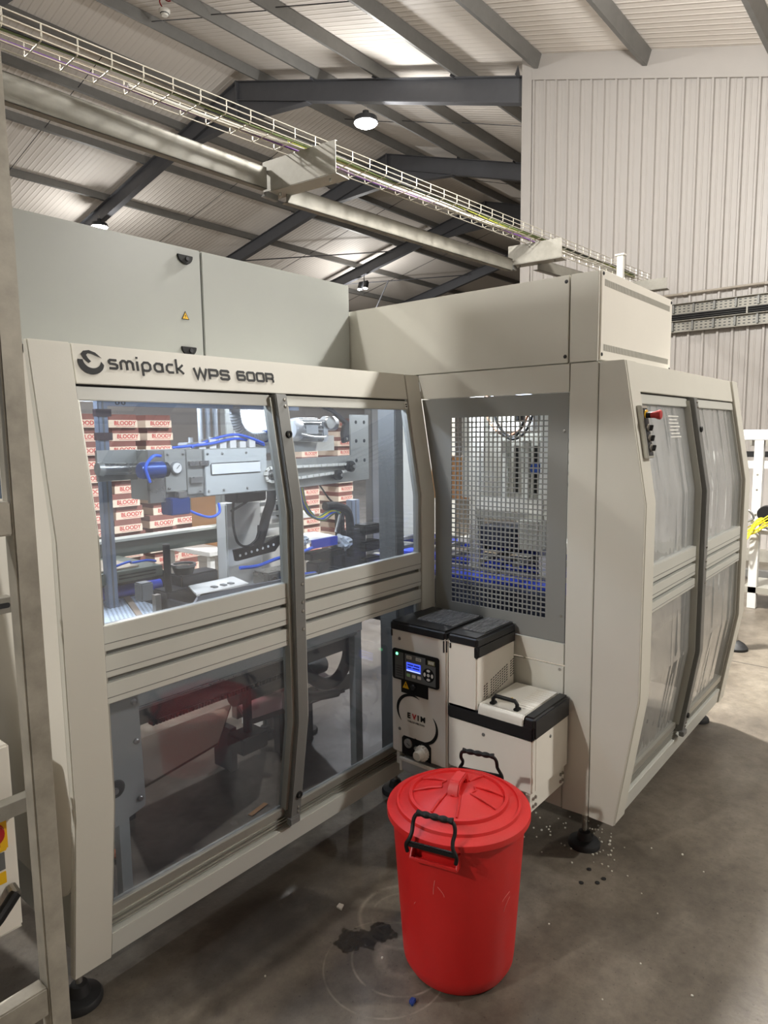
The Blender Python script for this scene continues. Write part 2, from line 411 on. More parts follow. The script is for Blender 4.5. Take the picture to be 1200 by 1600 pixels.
XF0, XF1, YF0, YF1 = -11.0, 33.0, -6.0, 25.0

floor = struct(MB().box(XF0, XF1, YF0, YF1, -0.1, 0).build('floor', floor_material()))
for jx in (5.64, 11.9): MB().box(jx-.004, jx+.004, YF0, YF1, 0, .0008).build('floor_joint', CHARC, floor)
MB().box(XF0, XF1, -1.004, -.996, 0, .0008).build('floor_joint', CHARC, floor)
pts = [(YF0, rz(YF0)+.22), (RIDGE_Y, RIDGE_Z+.22), (YF1, rz(YF1)+.22)]
ceil = struct(MB().prism(pts+[(p[0], p[1]+.1) for p in reversed(pts)], 'x', XF0, XF1).build('ceiling', liner_material()))
struct(MB().box(XF0, XF1, YF1, YF1+.2, 0, rz(YF1)+.25).build('wall_left', CLAD))
struct(MB().box(XF0, XF1, YF0-.2, YF0, 0, rz(YF0)+.25).build('wall_near', CLAD))
for nm, x0, x1, ya in (('wall_back', XF0-.2, XF0, YF0), ('wall_far', XF1, XF1+.2, YF0)):
    struct(MB().prism([(ya, 0), (YF1, 0), (YF1, rz(YF1)+.2), (RIDGE_Y, RIDGE_Z+.2), (ya, rz(ya)+.2)], 'x', x0, x1).build(nm, CLAD))

# steel frames (parts of the roof)
def rafter(y0, y1, sgn):
    d = 0.42
    mb = MB()
    z0, z1 = rz(y0), rz(y1)
    def sl(xa, xb, ta, tb): mb.prism([(y0, z0-ta), (y1, z1-ta), (y1, z1-tb), (y0, z0-tb)], 'x', xa, xb)
    sl(-.085, .085, 0, .016); sl(-.006, .006, .016, d-.016); sl(-.085, .085, d-.016, d)
    return mb
ra = rafter(RIDGE_Y, YF1, 1).build('rafter', DARK, ceil); rb = rafter(RIDGE_Y, YF0, -1).build('rafter', DARK, ceil)
# ridge haunch and splice plates
hm = MB()
hm.prism([(RIDGE_Y-2.3, rz(RIDGE_Y-2.3)-.42), (RIDGE_Y, RIDGE_Z-.85), (RIDGE_Y+2.3, rz(RIDGE_Y+2.3)-.42), (RIDGE_Y, RIDGE_Z-.42)], 'x', -.006, .006)
for s in (-1, 1): hm.prism([(RIDGE_Y+s*2.3, rz(RIDGE_Y+s*2.3)-.42), (RIDGE_Y, RIDGE_Z-.85), (RIDGE_Y, RIDGE_Z-.87), (RIDGE_Y+s*2.3, rz(RIDGE_Y+s*2.3)-.44)], 'x', -.085, .085)
hm.box(-.09, .09, RIDGE_Y-.02, RIDGE_Y+.02, RIDGE_Z-.9, RIDGE_Z)
hn = hm.build('ridge_haunch', DARK, ceil)
for o in (ra, rb, hn):
    o.location.x = 10.6
    for k in (-2, -1, 1, 2, 3, 4): dup(o, off=(5.4*k, 0, 0))
# purlins: Z sections sitting on the rafters
def purlin_mesh(slope):
    h = .2
    return MB(Matrix.Rotation(slope, 4, 'X')).prism([(-.035, 0), (.035, 0), (.035, .012), (-.023, .012), (-.023, h-.012), (.035, h-.012), (.035, h), (-.035, h)], 'x', XF0, XF1)
PL = [14.05, 15.3, 17.0, 19.2, 21.3, 23.4]; PR = [12.35, 10.5, 8.82, 7.03, 5.38, 3.68, 2.03, 0.35, -1.3, -3.0, -4.7]
p_l = purlin_mesh(-math.atan(SL)).build('purlin', PURL, ceil); p_l.location = (0, PL[0], rz(PL[0]))
for y in PL[1:]:
    c = dup(p_l); c.location = (0, y, rz(y))
# right-slope purlins stop at the partition wall where they meet it, as seen
def pr_mesh(x1):
    h = .2
    return MB(Matrix.Rotation(math.atan(SR), 4, 'X')).prism([(-.035, 0), (.035, 0), (.035, .012), (-.023, .012), (-.023, h-.012), (.035, h-.012), (.035, h), (-.035, h)], 'x', XF0, x1)
long_, short_ = None, None
for y in PR:
    if y > 5.6:
        if long_ is None: o = long_ = pr_mesh(XF1).build('purlin', PURL, ceil)
        else: o = dup(long_)
    else:
        if short_ is None: o = short_ = pr_mesh(10.28).build('purlin', PURL, ceil)
        else: o = dup(short_)
    o.location = (0, y, rz(y))
# cleats on the rafters where the purlins sit
cl = MB().prism([(-.09, 0), (.09, 0), (.0, .17)], 'y', -.006, .006).build('purlin_cleat', DARK, ceil)
first = True
for xx in (10.6, 16.0, 21.4):
    for y in PL[1:5]+PR[1:4]+[5.75]:
        c = cl if first else dup(cl); first = False
        c.location = (xx-.1, y+.08, rz(y)+.0)
# sag rods between purlins, half way along each bay
for xx in (7.9, 13.3, 18.7, 24.1):
    mb = MB()
    for a, b in zip(PL[:-1], PL[1:]): mb.cyl((xx, a, rz(a)+.1), (xx, b, rz(b)+.06), .008, 6)
    mb.build('sag_rod', CHARC, ceil)
    mb = MB()
    for a, b in zip(PR[:4], PR[1:5]): mb.cyl((xx, a, rz(a)+.1), (xx, b, rz(b)+.06), .008, 6)
    mb.build('sag_rod', CHARC, ceil)
# wind bracing rods in the far bays
MB().cyl((16.2, 20.6, rz(20.6)-.15), (21.2, 17.2, rz(17.2)-.15), .022, 8).build('brace_rod', DARK, ceil)
MB().cyl((21.6, 20.6, rz(20.6)-.15), (26.6, 17.2, rz(17.2)-.15), .022, 8).build('brace_rod', DARK, ceil)
MB().cyl((23.4, 19.2, 8.4), (22.9, 19.9, 6.6), .03, 8).build('brace_rod', DARK, ceil)

# partition wall of ribbed cladding
XW, YC = 10.3, 5.6
pw = struct(MB().prism([(YF0, 0), (YC, 0), (YC, rz(YC)+.22), (YF0, rz(YF0)+.22)], 'x', XW+.035, XW+.25).build('wall_right', CLAD))
struct(MB().box(XW+.25, XF1, YC-.12, YC, 0, rz(YC)+.2).build('wall_return', CLAD))
P = 0.19
sheet = MB().prism([(.035, .010), (.035, -P+.011), (.010, -P+.011), (.010, -P*.60), (.004, -P*.57), (.004, -P*.50), (.010, -P*.47),
                    (.010, -.040), (-.026, -.028), (-.026, -.002), (.010, .010)], 'z', 0, 1).build('cladding_panel', CLAD, pw)
n = 0; y = YC-.16
while y > YF0+.2:
    o = sheet if n == 0 else dup(sheet)
    o.location = (XW, y, 0.16); o.scale = (1, 1, rz(y)-.05-.16); y -= P; n += 1
MB().prism([(YC+.01, rz(YC)+.22), (YF0, rz(YF0)+.22), (YF0, rz(YF0)-.16), (YC+.01, rz(YC)-.16)], 'x', XW-.035, XW+.04).build('flashing', CLAD, pw)
MB().box(XW-.04, XW+.26, YC-.15, YC+.02, 0, rz(YC)+.2).build('corner_trim', CLAD, pw)
MB().box(XW-.10, XW+.04, YF0, YC-.16, 0, .16).build('kerb', mat('concrete_kerb', (150, 146, 136), 0.8, var=0.15), pw)

# services on the partition wall
def perforated_tray(z0, z1, y0, y1, label, xo=0.03):
    t = thing('wall_cable_tray', (XW-xo-.06, (y0+y1)/2, z0), label, 'cable tray')
    xb = XW-xo
    MB().box(xb-.012, xb-.008, y0, y1, z0, z1).build('back_plate', GALV, t)
    for zz in (z0, z1-.008): MB().box(xb-.06, xb-.008, y0, y1, zz, zz+.008).build('flange', GALV, t)
    mb = MB(); y = y1-.05
    while y > y0:
        for k in range(3):
            zc = z0+(z1-z0)*(k+1)/4
            mb.box(xb-.0135, xb-.012, y-.03, y, zc-.006, zc+.006)
        y -= .06
    mb.build('slot', CHARC, t, kind='stuff')
    y = y1-.2; b0 = MB().box(xb-.066, xb-.012, y-.012, y+.012, z0+.02, z1-.02).build('bracket', ALUD, t)
    while y > y0+.3: y -= .27; dup(b0, off=(0, y-y1+.2, 0))
    return t
perforated_tray(3.42, 3.57, -5.8, 3.62, 'upper galvanised perforated cable tray fixed along the ribbed wall')
perforated_tray(3.17, 3.33, -5.8, 3.62, 'lower wide perforated cable tray under the black pipes on ribbed wall', xo=0.05)
t = thing('black_pipe_run', (XW-.1, -1, 3.34), 'black pipes running between the two wall cable trays', 'pipe')
for k in range(3): MB().cyl((XW-.075, -5.8, 3.355+.028*k), (XW-.075, 3.62, 3.355+.028*k), .0135, 10).build('pipe', RUBBER, t, smooth=True)
for y in (3.2, 2.2, 1.2, 0): MB().box(XW-.092, XW-.03, y-.01, y+.01, 3.335, 3.43).build('clip', GALV, t)
t = thing('conduit', (XW-.06, -1, 3.7), 'thin grey conduit pipe along the ribbed wall above the trays', 'pipe')
MB().cyl((XW-.055, -5.8, 3.70), (XW-.055, 3.62, 3.70), .018, 10).build('pipe', mat('grey_conduit', (150, 142, 130), .5), t, smooth=True)
for y in (3.0, 1.98, .5): MB().box(XW-.075, XW-.02, y-.03, y+.03, 3.68, 3.72).build('coupler', mat('grey_conduit', (150, 142, 130)), t, bevel=.004)

# ------------------------------------------------------------------ lamps
def lamp_fixture(loc, label):
    x, y, z = loc
    t = thing('high_bay_lamp', (x, y, z), label, 'lamp', 'high-bay lamps of the hall')
    MB().lathe([(.0, .24), (.06, .24), (.07, .14), (.22, .12), (.24, .03), (.23, .02)], (x, y, z), 24).build('housing', CHARC, t, smooth=True)
    fin = MB()
    for k in range(12):
        a = 2*PI*k/12; c, s_ = math.cos(a), math.sin(a)
        fin.add([(x+c*.065-s_*.003, y+s_*.065+c*.003, z+.11), (x+c*.15-s_*.003, y+s_*.15+c*.003, z+.11), (x+c*.065-s_*.003, y+s_*.065+c*.003, z+.18),
                 (x+c*.065+s_*.003, y+s_*.065-c*.003, z+.11), (x+c*.15+s_*.003, y+s_*.15-c*.003, z+.11), (x+c*.065+s_*.003, y+s_*.065-c*.003, z+.18)],
                [(0, 1, 2), (5, 4, 3), (0, 3, 4, 1), (1, 4, 5, 2), (2, 5, 3, 0)])
    fin.build('cooling_fin', CHARC, t)
    MB().lathe([(.0, -.06), (.12, -.05), (.20, -.01), (.225, .02)], (x, y, z), 24).build('lens', LAMPM, t, smooth=True)
    MB().tube([(x, y, z+.24), (x, y, z+.34)], .008, 8).build('hook', STEEL, t)
    return t
l0 = None
for x, y, z, dist_, cone, wt, ws, lab in LAMPS:
    if 'twin' in lab:
        t = thing('twin_spot_lamp', (x, y, z), lab, 'lamp')
        MB().box(x-.02, x+.02, y-.2, y+.2, z+.30, z+.34).build('bracket', CHARC, t)
        MB().cyl((x, y, z+.1), (x, y, z+.62), .02, 8).build('stem', CHARC, t)
        for s in (-1, 1):
            h = MB().cyl((x-.02, y+s*.15, z+.28), (x-.1, y+s*.15, z+.02), .10, 16).build('lamp_head', CHARC, t, smooth=True)
            MB().lathe([(.0, -.03), (.09, 0), (.095, .02)], (x-.11, y+s*.15, z), 16).build('lens', LAMPM, h, smooth=True)
    else:
        if l0 is None: l0 = lamp_fixture((x, y, z), lab)
        else: dup_tree(l0, (x, y, z), lab)
    ld = bpy.data.lights.new('lamp_light', dist_); ld.energy = wt; ld.color = LIGHTCOL
    if dist_ == 'SPOT': ld.spot_size = math.radians(cone); ld.spot_blend = 0.35; ld.shadow_soft_size = 0.12
    else: ld.shape = 'DISK'; ld.size = 0.42
    lo = bpy.data.objects.new('lamp_light', ld); COL.objects.link(lo); lo.location = (x, y, z-.08)
    ld = bpy.data.lights.new('lamp_scatter', 'POINT'); ld.energy = ws; ld.color = LIGHTCOL; ld.shadow_soft_size = 0.18
    lo = bpy.data.objects.new('lamp_scatter', ld); COL.objects.link(lo); lo.location = (x, y, z-.22)

# unseen box added high on the left to cast shade across the side wing
t = thing('overhead_shade_box', (-1.05, 1.2, 3.76), 'unseen sheet metal box added overhead at the left to shade the side wing', 'shade_box')
MB().box(-1.15, -1.0, -.4, 2.46, 3.76, 4.0).build('shade_box', GALV, t, bevel=.004)
for y in (0, 1.2, 2.3): MB().cyl((-1.07, y, 4.0), (-1.07, y, rz(y)+.2), .006, 6).build('hanger_rod', STEEL, t)

# smoke detector under the roof
t = thing('smoke_detector', (7.5, 11.25, 9.33), 'round white smoke detector with a red cable loop hanging under the roof', 'smoke detector')
MB().lathe([(0, -.10), (.05, -.10), (.085, -.05), (.10, -.03), (.10, .0), (0, .0)], (7.5, 11.25, 9.33), 20).build('body', WHITE, t, smooth=True)
MB().lathe([(.07, -.072), (.088, -.045), (.086, -.04), (.068, -.068)], (7.5, 11.25, 9.33), 20, closed=True).build('vent_ring', CHARC, t)
MB().tube(spline([(7.5, 11.25, 9.33), (7.45, 11.3, 9.5), (7.6, 11.05, 9.62), (7.55, 10.9, 9.5), (7.5, 11.1, 9.42), (7.5, 11.3, 9.6), (7.5, 11.2, 9.7)]), .012, 6).build('cable', REDB, t, smooth=True)

# ------------------------------------------------------------------ overhead cable tray and its support beam
TR = Matrix.Translation((2.0, 3.883, 0)) @ Matrix.Rotation(math.radians(-3.05), 4, 'Z')   # local x runs along the tray
def tp(x, y, z): return TR @ Vector((x, y, z))
tray = thing('wire_cable_tray', (5.5, 3.6, 3.8), 'zinc wire basket cable tray running overhead towards the ribbed wall', 'cable tray')
LX0, LX1, TW, ZB, ZT = -1.2, 8.15, 0.25, 3.925, 4.005
for yy, zz in ((0, ZT), (0, (ZB+ZT)/2), (0, ZB), (TW*.33, ZB), (TW*.66, ZB), (TW, ZB), (TW, (ZB+ZT)/2), (TW, ZT)):
    MB().cyl(tp(LX0, yy, zz), tp(LX1, yy, zz), .0042, 6).build('long_wire', WIRE, tray)
cw = None
x = LX0+.05
first = tp(x, 0, 0)
while x < LX1:
    if cw is None:
        cw = MB().tube([tp(x, 0, ZT), tp(x, 0, ZB+.015), tp(x, .015, ZB-.004), tp(x, TW-.015, ZB-.004), tp(x, TW, ZB+.015), tp(x, TW, ZT)], .0042, 6).build('cross_wire', WIRE, tray)
    else:
        dup(cw, off=(tp(x, 0, 0)-first))
    x += .195
# cables lying in the tray
def tray_cable(name, label, material, y0, r, x0, x1, zoff=.012, cat='cable', amp=.012):
    pts = []; k = 0; x = x0
    while x <= x1:
        pts.append(tp(x, y0+amp*math.sin(x*2.1+y0*40), ZB+zoff+r+.006*math.sin(x*3.7+y0*9))); x += .16
    return tag(MB().tube(pts, r, 8).build(name, material, smooth=True), label, cat)
tray_cable('purple_cable', 'purple cable lying along the far side of the wire tray', PURPC, .20, .009, LX0, 5.6)
tray_cable('dark_green_cable', 'dark green cable lying in the middle of the wire tray', GREENC, .075, .012, LX0, 7.9)
tray_cable('black_cable', 'black cable lying beside the green cable in the wire tray', RUBBER, .045, .009, LX0, 7.9)
tray_cable('grey_cable', 'pale grey cable at the centre of the overhead wire tray', GREYC, .125, .008, 1.0, 8.0)
tray_cable('thick_pale_cable', 'thicker pale cable lying near the purple one in the wire tray', GREYC, .165, .011, .4, 8.0)
tray_cable('yellow_green_cable', 'yellow and green earth cable lying in the wire tray', mat('earth_cable', (176, 180, 70), .5), .10, .006, 1.6, 8.0, zoff=.02)
def folded_plate(x, y0, y1, z0, z1, skew, label):
    t = thing('tray_bracket', (x, (y0+y1)/2, z0), label, 'bracket')
    M_ = Matrix.Translation((x, y0, 0)) @ Matrix.Rotation(math.radians(skew), 4, 'Z')
    L = y1-y0
    MB(M_).box(-.003, .003, 0, L, z0, z1).build('plate', GALV, t)
    MB(M_).box(0, .16, 0, L, z0-.006, z0).build('foot_flange', GALV, t)
    MB(M_).box(0, .02, 0, L, z1-.004, z1).build('lip', GALV, t)
    MB(M_).prism([(-.05, z0-.05), (.10, z0-.05), (.10, z0-.006), (-.02, z0-.006)], 'y', L-.06, L-.02).build('clamp', ALUD, t)
    for yy in (.1, L-.12): MB(M_).cyl((.06, yy, z0-.03), (.06, yy, z0+.012), .008, 8).build('bolt', STEEL, t)
    return t
folded_plate(3.75, 3.56, 4.28, 3.69, 3.915, 6, 'large galvanised plate bracket under the cable tray, nearest the camera')
folded_plate(7.14, 3.40, 4.03, 3.695, 3.90, 6, 'middle galvanised plate bracket under the cable tray')
folded_plate(9.62, 3.06, 3.50, 3.695, 3.83, 6, 'small galvanised plate bracket at the wall end of the cable tray')
def beam(xa, ya, xb, yb, z0, z1, label):
    d = Vector((xb-xa, yb-ya, 0)); L = d.length
    M_ = Matrix.Translation((xa, ya, 0)) @ Matrix.Rotation(math.atan2(d.y, d.x), 4, 'Z')
    t = thing('channel_beam', ((xa+xb)/2, (ya+yb)/2, z0), label, 'beam')
    MB(M_).box(0, L, -.004, .004, z0, z1).build('web', GALVD, t)
    MB(M_).box(0, L, -.004, .06, z0, z0+.006).build('lower_flange', GALVD, t)
    MB(M_).box(0, L, -.004, .06, z1-.006, z1).build('upper_flange', GALVD, t)
    return t
beam(-.6, 4.28, 3.66, 4.22, 3.70, 3.86, 'weathered galvanised channel beam beside the tray, left of the large bracket')
beam(3.80, 4.15, 7.05, 3.96, 3.62, 3.75, 'bright galvanised channel beam between the large and the middle bracket')
beam(7.2, 3.72, 9.6, 3.45, 3.62, 3.74, 'short galvanised channel beam beyond the middle bracket')
t = thing('drop_post', (9.0, 3.4, 3.6), 'short white upright post beside the far end of the wire tray', 'post')
MB().box(8.97, 9.03, 3.42, 3.50, 3.62, 4.06).build('upright', WHITE, t); MB().box(8.95, 9.05, 3.40, 3.52, 4.06, 4.08).build('cap', WHITE, t)
MB().box(8.95, 9.05, 3.40, 3.70, 3.60, 3.62).build('arm', WHITE, t)

# ------------------------------------------------------------------ packing machine: long wing and side wing
BA = [(.15, 1.957), (.70, 1.877), (1.512, 1.877), (2.07, 1.972)]
BB = [(.165, .982), (.725, .895), (1.512, .895), (2.07, .990)]
def yp(bp, z):
    for (z0, y0), (z1, y1) in zip(bp[:-1], bp[1:]):
        if z <= z1: return y0+(y1-y0)*(z-z0)/(z1-z0)
    return bp[-1][1]
def band(mb, bp, z0, z1, x0, x1, d, t):
    zs = [z0]+[z for z, _ in bp if z0 < z < z1]+[z1]
    f = [(yp(bp, z)+d, z) for z in zs]; k = [(yp(bp, z)+d+t, z) for z in reversed(zs)]
    return mb.prism(f+k, 'x', x0, x1)
def B(bp, z0, z1, x0, x1, d, t): return band(MB(), bp, z0, z1, x0, x1, d, t)
def foot(parent, x, y, ztop, r=.062):
    s = MB().lathe([(0, .03), (.011, .03), (.011, ztop), (0, ztop)], (x, y, 0), 12).build('foot', STEEL, parent, smooth=True)
    MB().lathe([(0, .0), (r, .0), (r, .012), (r*.92, .022), (r*.5, .030), (r*.36, .062), (r*.2, .066), (0, .066)], (x, y, 0), 28).build('rubber_pad', RUBBER, s, smooth=True)
    return s

A = thing('packing_machine', (1.72, 2.5, 0), 'long wing of the cream packing machine, with lettered header and two big clear panes', 'machine')
def doors(T, bp, xl0, xl1, xm0, xm1, xr0, xr1, pane_u, pane_l, rails, zt, zb, name_l, name_r):
    # zt = (top of door, top of pane); zb = (bottom of pane, bottom of door)
    for nm, x0, x1, dd in ((name_l, xl0, xl1, .012), (name_r, xr0, xr1, .004)):
        fr = MB()
        band(fr, bp, zb[1], zt[0], x0, x0+.012, dd, .03); band(fr, bp, zb[1], zt[0], x1-.016, x1, dd, .03)
        D = fr.build(nm, ALU, T)
        B(bp, zt[1], zt[0], x0, x1, dd-.002, .028).build('top_rail', PANEL2, D, bevel=.002)
        B(bp, rails[0][1]-.01, zt[1], x0+.010, x1-.014, dd+.012, .005).build('upper_pane', pane_u, D)
        B(bp, zb[0], rails[-1][0]+.01, x0+.010, x1-.014, dd+.012, .005).build('lower_pane', pane_l, D)
        for z0, z1 in rails:
            r = B(bp, z0, z1, x0, x1, dd-.004, .03).build('rail', PANEL2, D, bevel=.002)
            B(bp, z0+(z1-z0)*.28, z0+(z1-z0)*.28+.0022, x0+.002, x1-.002, dd-.0048, .002).build('groove_line', ALUD, r)
        for (a, b) in zip(rails[:-1], rails[1:]): B(bp, b[1], a[0], x0, x1, dd+.014, .01).build('recess', ALUD, D)
        B(bp, zb[1], zb[0], x0, x1, dd-.002, .03).build('bottom_rail', ALU, D, bevel=.002)
    # bent centre stile
    mu = B(bp, zb[1]-.012, zt[0]+.004, xm0, xm1, -.024, .04).build('centre_stile', ALUD, T, bevel=.003)
    B(bp, zb[1]+.03, zt[0]-.01, xm1, xm1+.016, -.008, .03).build('edge_strip', PANEL2, mu, bevel=.002)
    B(bp, zb[1]+.03, zt[0]-.01, xm0-.012, xm0, -.004, .03).build('edge_strip', ALU, mu)
    xc = (xm0+xm1)/2+.012
    for z in (zt[0]-.018, zt[0]-.042, 1.235, 1.165, 1.13, 1.06, zb[1]+.012, zb[1]+.03):
        y = yp(bp, z)-.024; MB().lathe([(0, -.005), (.005, -.004), (.007, 0), (.007, .001)], (xc, y, z), 10, 'y').build('screw', STEEL, mu, smooth=True)
    for z in (1.80, .375):
        y = yp(bp, z)-.024
        MB().lathe([(.006, -.008), (.013, -.008), (.0145, 0), (.006, 0)], (xc-.004, y, z), 18, 'y', closed=True).build('lock_ring', RUBBER, mu, smooth=True)
        MB().lathe([(0, -.004), (.006, -.004), (.006, 0)], (xc-.004, y, z), 12, 'y').build('lock_core', STEEL, mu)
    # small hook block at the stile's foot
    y = yp(bp, zb[1])-.03
    MB().box(xm0-.01, xm1-.012, y-.004, y+.02, zb[1]-.03, zb[1]-.004).build('roller_block', ALUD, mu, bevel=.003)
RA = [(1.165, 1.243), (1.083, 1.150), (1.002, 1.066)]
doors(A, BA, .946, 1.690, 1.683, 1.738, 1.745, 2.508, PANE, PANEL_LOW, RA, (1.946, 1.906), (.325, .288), 'sliding_door', 'fixed_window')
B(BA, .15, 2.07, .822, .942, -.014, .028).build('end_cheek', PANEL, A, bevel=.003)
sp_ = [(1.992, 2.062), (1.905, 1.60), (1.905, .55)]+[(1.905+.13*(1-math.cos(a)), .55-.13*math.sin(a)-.04*(1-math.cos(a))) for a in [PI/2*k/6 for k in range(1, 7)]]+[(3.1, .38), (3.1, 2.062)]
MB().prism(sp_, 'x', .830, .842).build('side_panel', PANEL3, A, bevel=.003)
MB().prism([(1.985, .17), (3.1, .17), (3.1, 2.05), (2.0, 2.05), (1.91, 1.5), (1.91, .7)], 'x', .868, .876).build('inner_side_panel', PANEL2, A)
hd = B(BA, 1.953, 2.07, .948, 2.507, -.002, .03).build('header', PANEL, A, bevel=.002)
B(BA, 1.944, 1.955, .946, 2.507, .014, .01).build('header_gap', CHARC, A)
B(BA, .15, 2.07, 2.512, 2.6165, -.002, .03).build('end_post', PANEL, A, bevel=.002)
B(BA, .15, 2.065, .942, .948, .0, .03).build('seam_strip', CHARC, A)
lb = MB().box(2.482, 2.500, 1.9355, 1.9375, 1.912, 1.940); lb.v = [(p[0], yp(BA, p[2])-.0005+(p[1]-1.9365)*.5, p[2]) for p in lb.v]
lb = lb.build('number_label', WHITE, A)
for z in (1.918, 1.928): MB().box(2.486, 2.496, yp(BA, z)-.0022, yp(BA, z)-.001, z, z+.006).build('label_mark', INK, lb)
# track and bottom beam
B(BA, .232, .287, .944, 2.51, .022, .02).build('track', ALU, A)
for z in (.243, .258, .270): B(BA, z, z+.0035, .944, 2.51, .012, .012).build('track_rib', ALU, A)
B(BA, .15, .234, .944, 2.51, -.006, .05).build('bottom_beam', PANEL2, A, bevel=.003)
MB().box(.83, 2.60, 2.0, 3.15, 2.035, 2.06).build('roof_panel', PANEL2, A)
MB().box(.88, 2.6, 1.99, 2.035, .16, .20).build('sill', mat('sill_paint', (150, 150, 150), .45), A)
for x, y in ((.872, 2.03), (2.5, 2.04), (.9, 3.05), (2.5, 3.05)): foot(A, x, y, .17, .07)
for x in (.9, 2.30): MB().box(x, x+.05, 3.05, 3.10, .17, 2.03).build('rear_post', ALU, A, bevel=.003)
MB().box(.9, 2.35, 3.05, 3.10, 1.96, 2.03).build('rear_beam', ALU, A)
MB().box(.90, 2.50, 2.32, 3.04, .85, .88).build('machine_bed', CHARC, A)
MB().box(.90, 2.50, 2.31, 2.33, .70, .88).build('bed_edge', CHARC, A)
# LED strip under the roof panel
for x0, x1, y in ((1.0, 2.5, 2.12), (1.2, 2.5, 2.9)):
    ls = MB().box(x0, x1, y-.02, y+.02, 2.018, 2.035).build('led_strip', WHITE, A)
    MB().box(x0+.02, x1-.02, y-.014, y+.014, 2.012, 2.018).build('led_lens', LEDS, ls)
    ld = bpy.data.lights.new('led_light', 'AREA'); ld.shape = 'RECTANGLE'; ld.size = x1-x0-.05; ld.size_y = .03; ld.energy = 13; ld.color = (.82, .90, 1.0)
    lo = bpy.data.objects.new('led_light', ld); COL.objects.link(lo); lo.location = ((x0+x1)/2, y, 2.008)
# lettering
def hf(u, v, h): return (u, yp(BA, v)-.0024-h, v)
mb = MB(); strokes(mb, 'smipack', 1.056, 2.002, .0292, 1.12, .235, hf, gap=.20); mb.build('lettering', INK, hd)
mb = MB(); strokes(mb, 'WPS', 1.357, 1.9905, .0345, .93, .235, hf, gap=.26); mb.build('lettering', INK, hd)
mb = MB(); strokes(mb, '600R', 1.534, 1.9925, .0335, .91, .235, hf, gap=.24); mb.build('lettering', INK, hd)
# swirl emblem: a thick lower crescent and a thin hooked upper one
mb = MB(); ex, ez = 1.002, 2.018
def em(pts): return [(ex+p[0]*.040, ez+p[1]*.036) for p in pts]
outer = arc((0, 0), 1.0, 168, 350, 24); inner = arc((.10, .22), .70, 350, 182, 24)
n_ = min(len(outer), len(inner))
for i in range(n_-1):
    flat(mb, em([outer[i], outer[i+1], inner[n_-2-i], inner[n_-1-i]]), hf)
up_o = [(-.66, .66), (-.35, .93), (.05, .98), (.45, .80), (.80, .42)]; up_i = [(.42, .56), (.10, .70), (-.20, .64), (-.30, .44), (-.02, .02)]
uo = [(-.18, -.06), (-.52, .26), (-.70, .62), (-.48, .90), (-.05, .99), (.42, .82), (.86, .40)]
ui = [(.02, .06), (-.20, .34), (-.30, .58), (-.16, .72), (.10, .70), (.40, .58), (.86, .40)]
for i in range(len(uo)-1): flat(mb, em([uo[i], uo[i+1], ui[i+1], ui[i]]), hf)
mb.build('emblem', INK, hd)

# side wing
Bm = thing('packing_machine_side_wing', (3.5, 1.8, 0), 'side wing of the packing machine with grid guard, emergency stop and sliding doors', 'machine')
RB = [(1.175, 1.245), (1.105, 1.160), (1.045, 1.088)]
doors(Bm, BB, 2.742, 3.425, 3.418, 3.478, 3.486, 4.258, PANEB, PANEB, RB, (1.946, 1.906), (.345, .305), 'sliding_door', 'fixed_window')
B(BB, .165, 2.07, 2.628, 2.737, -.012, .028).build('end_cheek_front', PANEL, Bm, bevel=.002)
B(BB, .165, 2.07, 4.264, 4.38, -.012, .04).build('end_cheek_front', PANEL, Bm, bevel=.002)
zs = [.165, .725, 1.512, 2.07]
MB().prism([(yp(BB, z)-.010, z) for z in zs]+[(1.078, 2.07), (1.078, .168)], 'x', 2.616, 2.628).build('side_cheek', PANEL, Bm, bevel=.002)
MB().prism([(1.082, .168), (1.082, 2.07), (1.200, 2.07), (1.200, .163)], 'x', 2.616, 2.632).build('corner_post', PANEL, Bm, bevel=.002)
MB().prism([(yp(BB, z)+.02, z) for z in zs]+[(2.4, 2.07), (2.4, .17)], 'x', 4.372, 4.38).build('far_side_panel', PANEL, Bm)
hb = B(BB, 1.953, 2.07, 2.74, 4.26, -.002, .03).build('header', PANEL, Bm, bevel=.002)
B(BB, 1.944, 1.955, 2.74, 4.26, .014, .01).build('header_gap', CHARC, Bm)
B(BB, .255, .305, 2.738, 4.262, .022, .02).build('track', ALU, Bm)
for z in (.262, .276, .290): B(BB, z, z+.0035, 2.738, 4.262, .010, .014).build('track_rib', ALU, Bm)
B(BB, .165, .255, 2.738, 4.262, -.004, .05).build('bottom_beam', PANEL2, Bm, bevel=.003)
pr_ = MB()
for k in range(7):
    z = 1.765+.0155*k; band(pr_, BB, z, z+.005, 3.15+.01*(k % 2), 3.30-.015*(k % 3), .0225, .001)
pr_.build('printed_notice', WHITE, Bm)
# panel over and under the grid
ya = lambda z: yp(BA, z)-.004
MB().prism([(1.204, 1.958), (1.204, 2.07), (ya(2.07), 2.07), (ya(1.958), 1.958)], 'x', 2.616, 2.628).build('upper_panel', PANEL, Bm)
Y0, Y1, Z0, Z1 = 1.294, 1.780, 1.0, 1.866
gd = MB()
gd.prism([(1.204, Z1), (1.204, 1.955), (ya(1.955), 1.955), (ya(Z1), Z1)], 'x', 2.617, 2.622)
gd.prism([(1.204, .905), (1.204, Z0), (ya(1), Z0), (ya(1), .905)], 'x', 2.617, 2.622)
gd.prism([(1.204, Z0), (1.204, Z1), (Y0, Z1), (Y0, Z0)], 'x', 2.617, 2.622)
gd.prism([(Y1, Z0), (Y1, Z1), (ya(Z1), Z1), (ya(1.512), 1.512), (ya(1), Z0)], 'x', 2.617, 2.622)
gd = gd.build('guard_panel', GUARD, Bm)
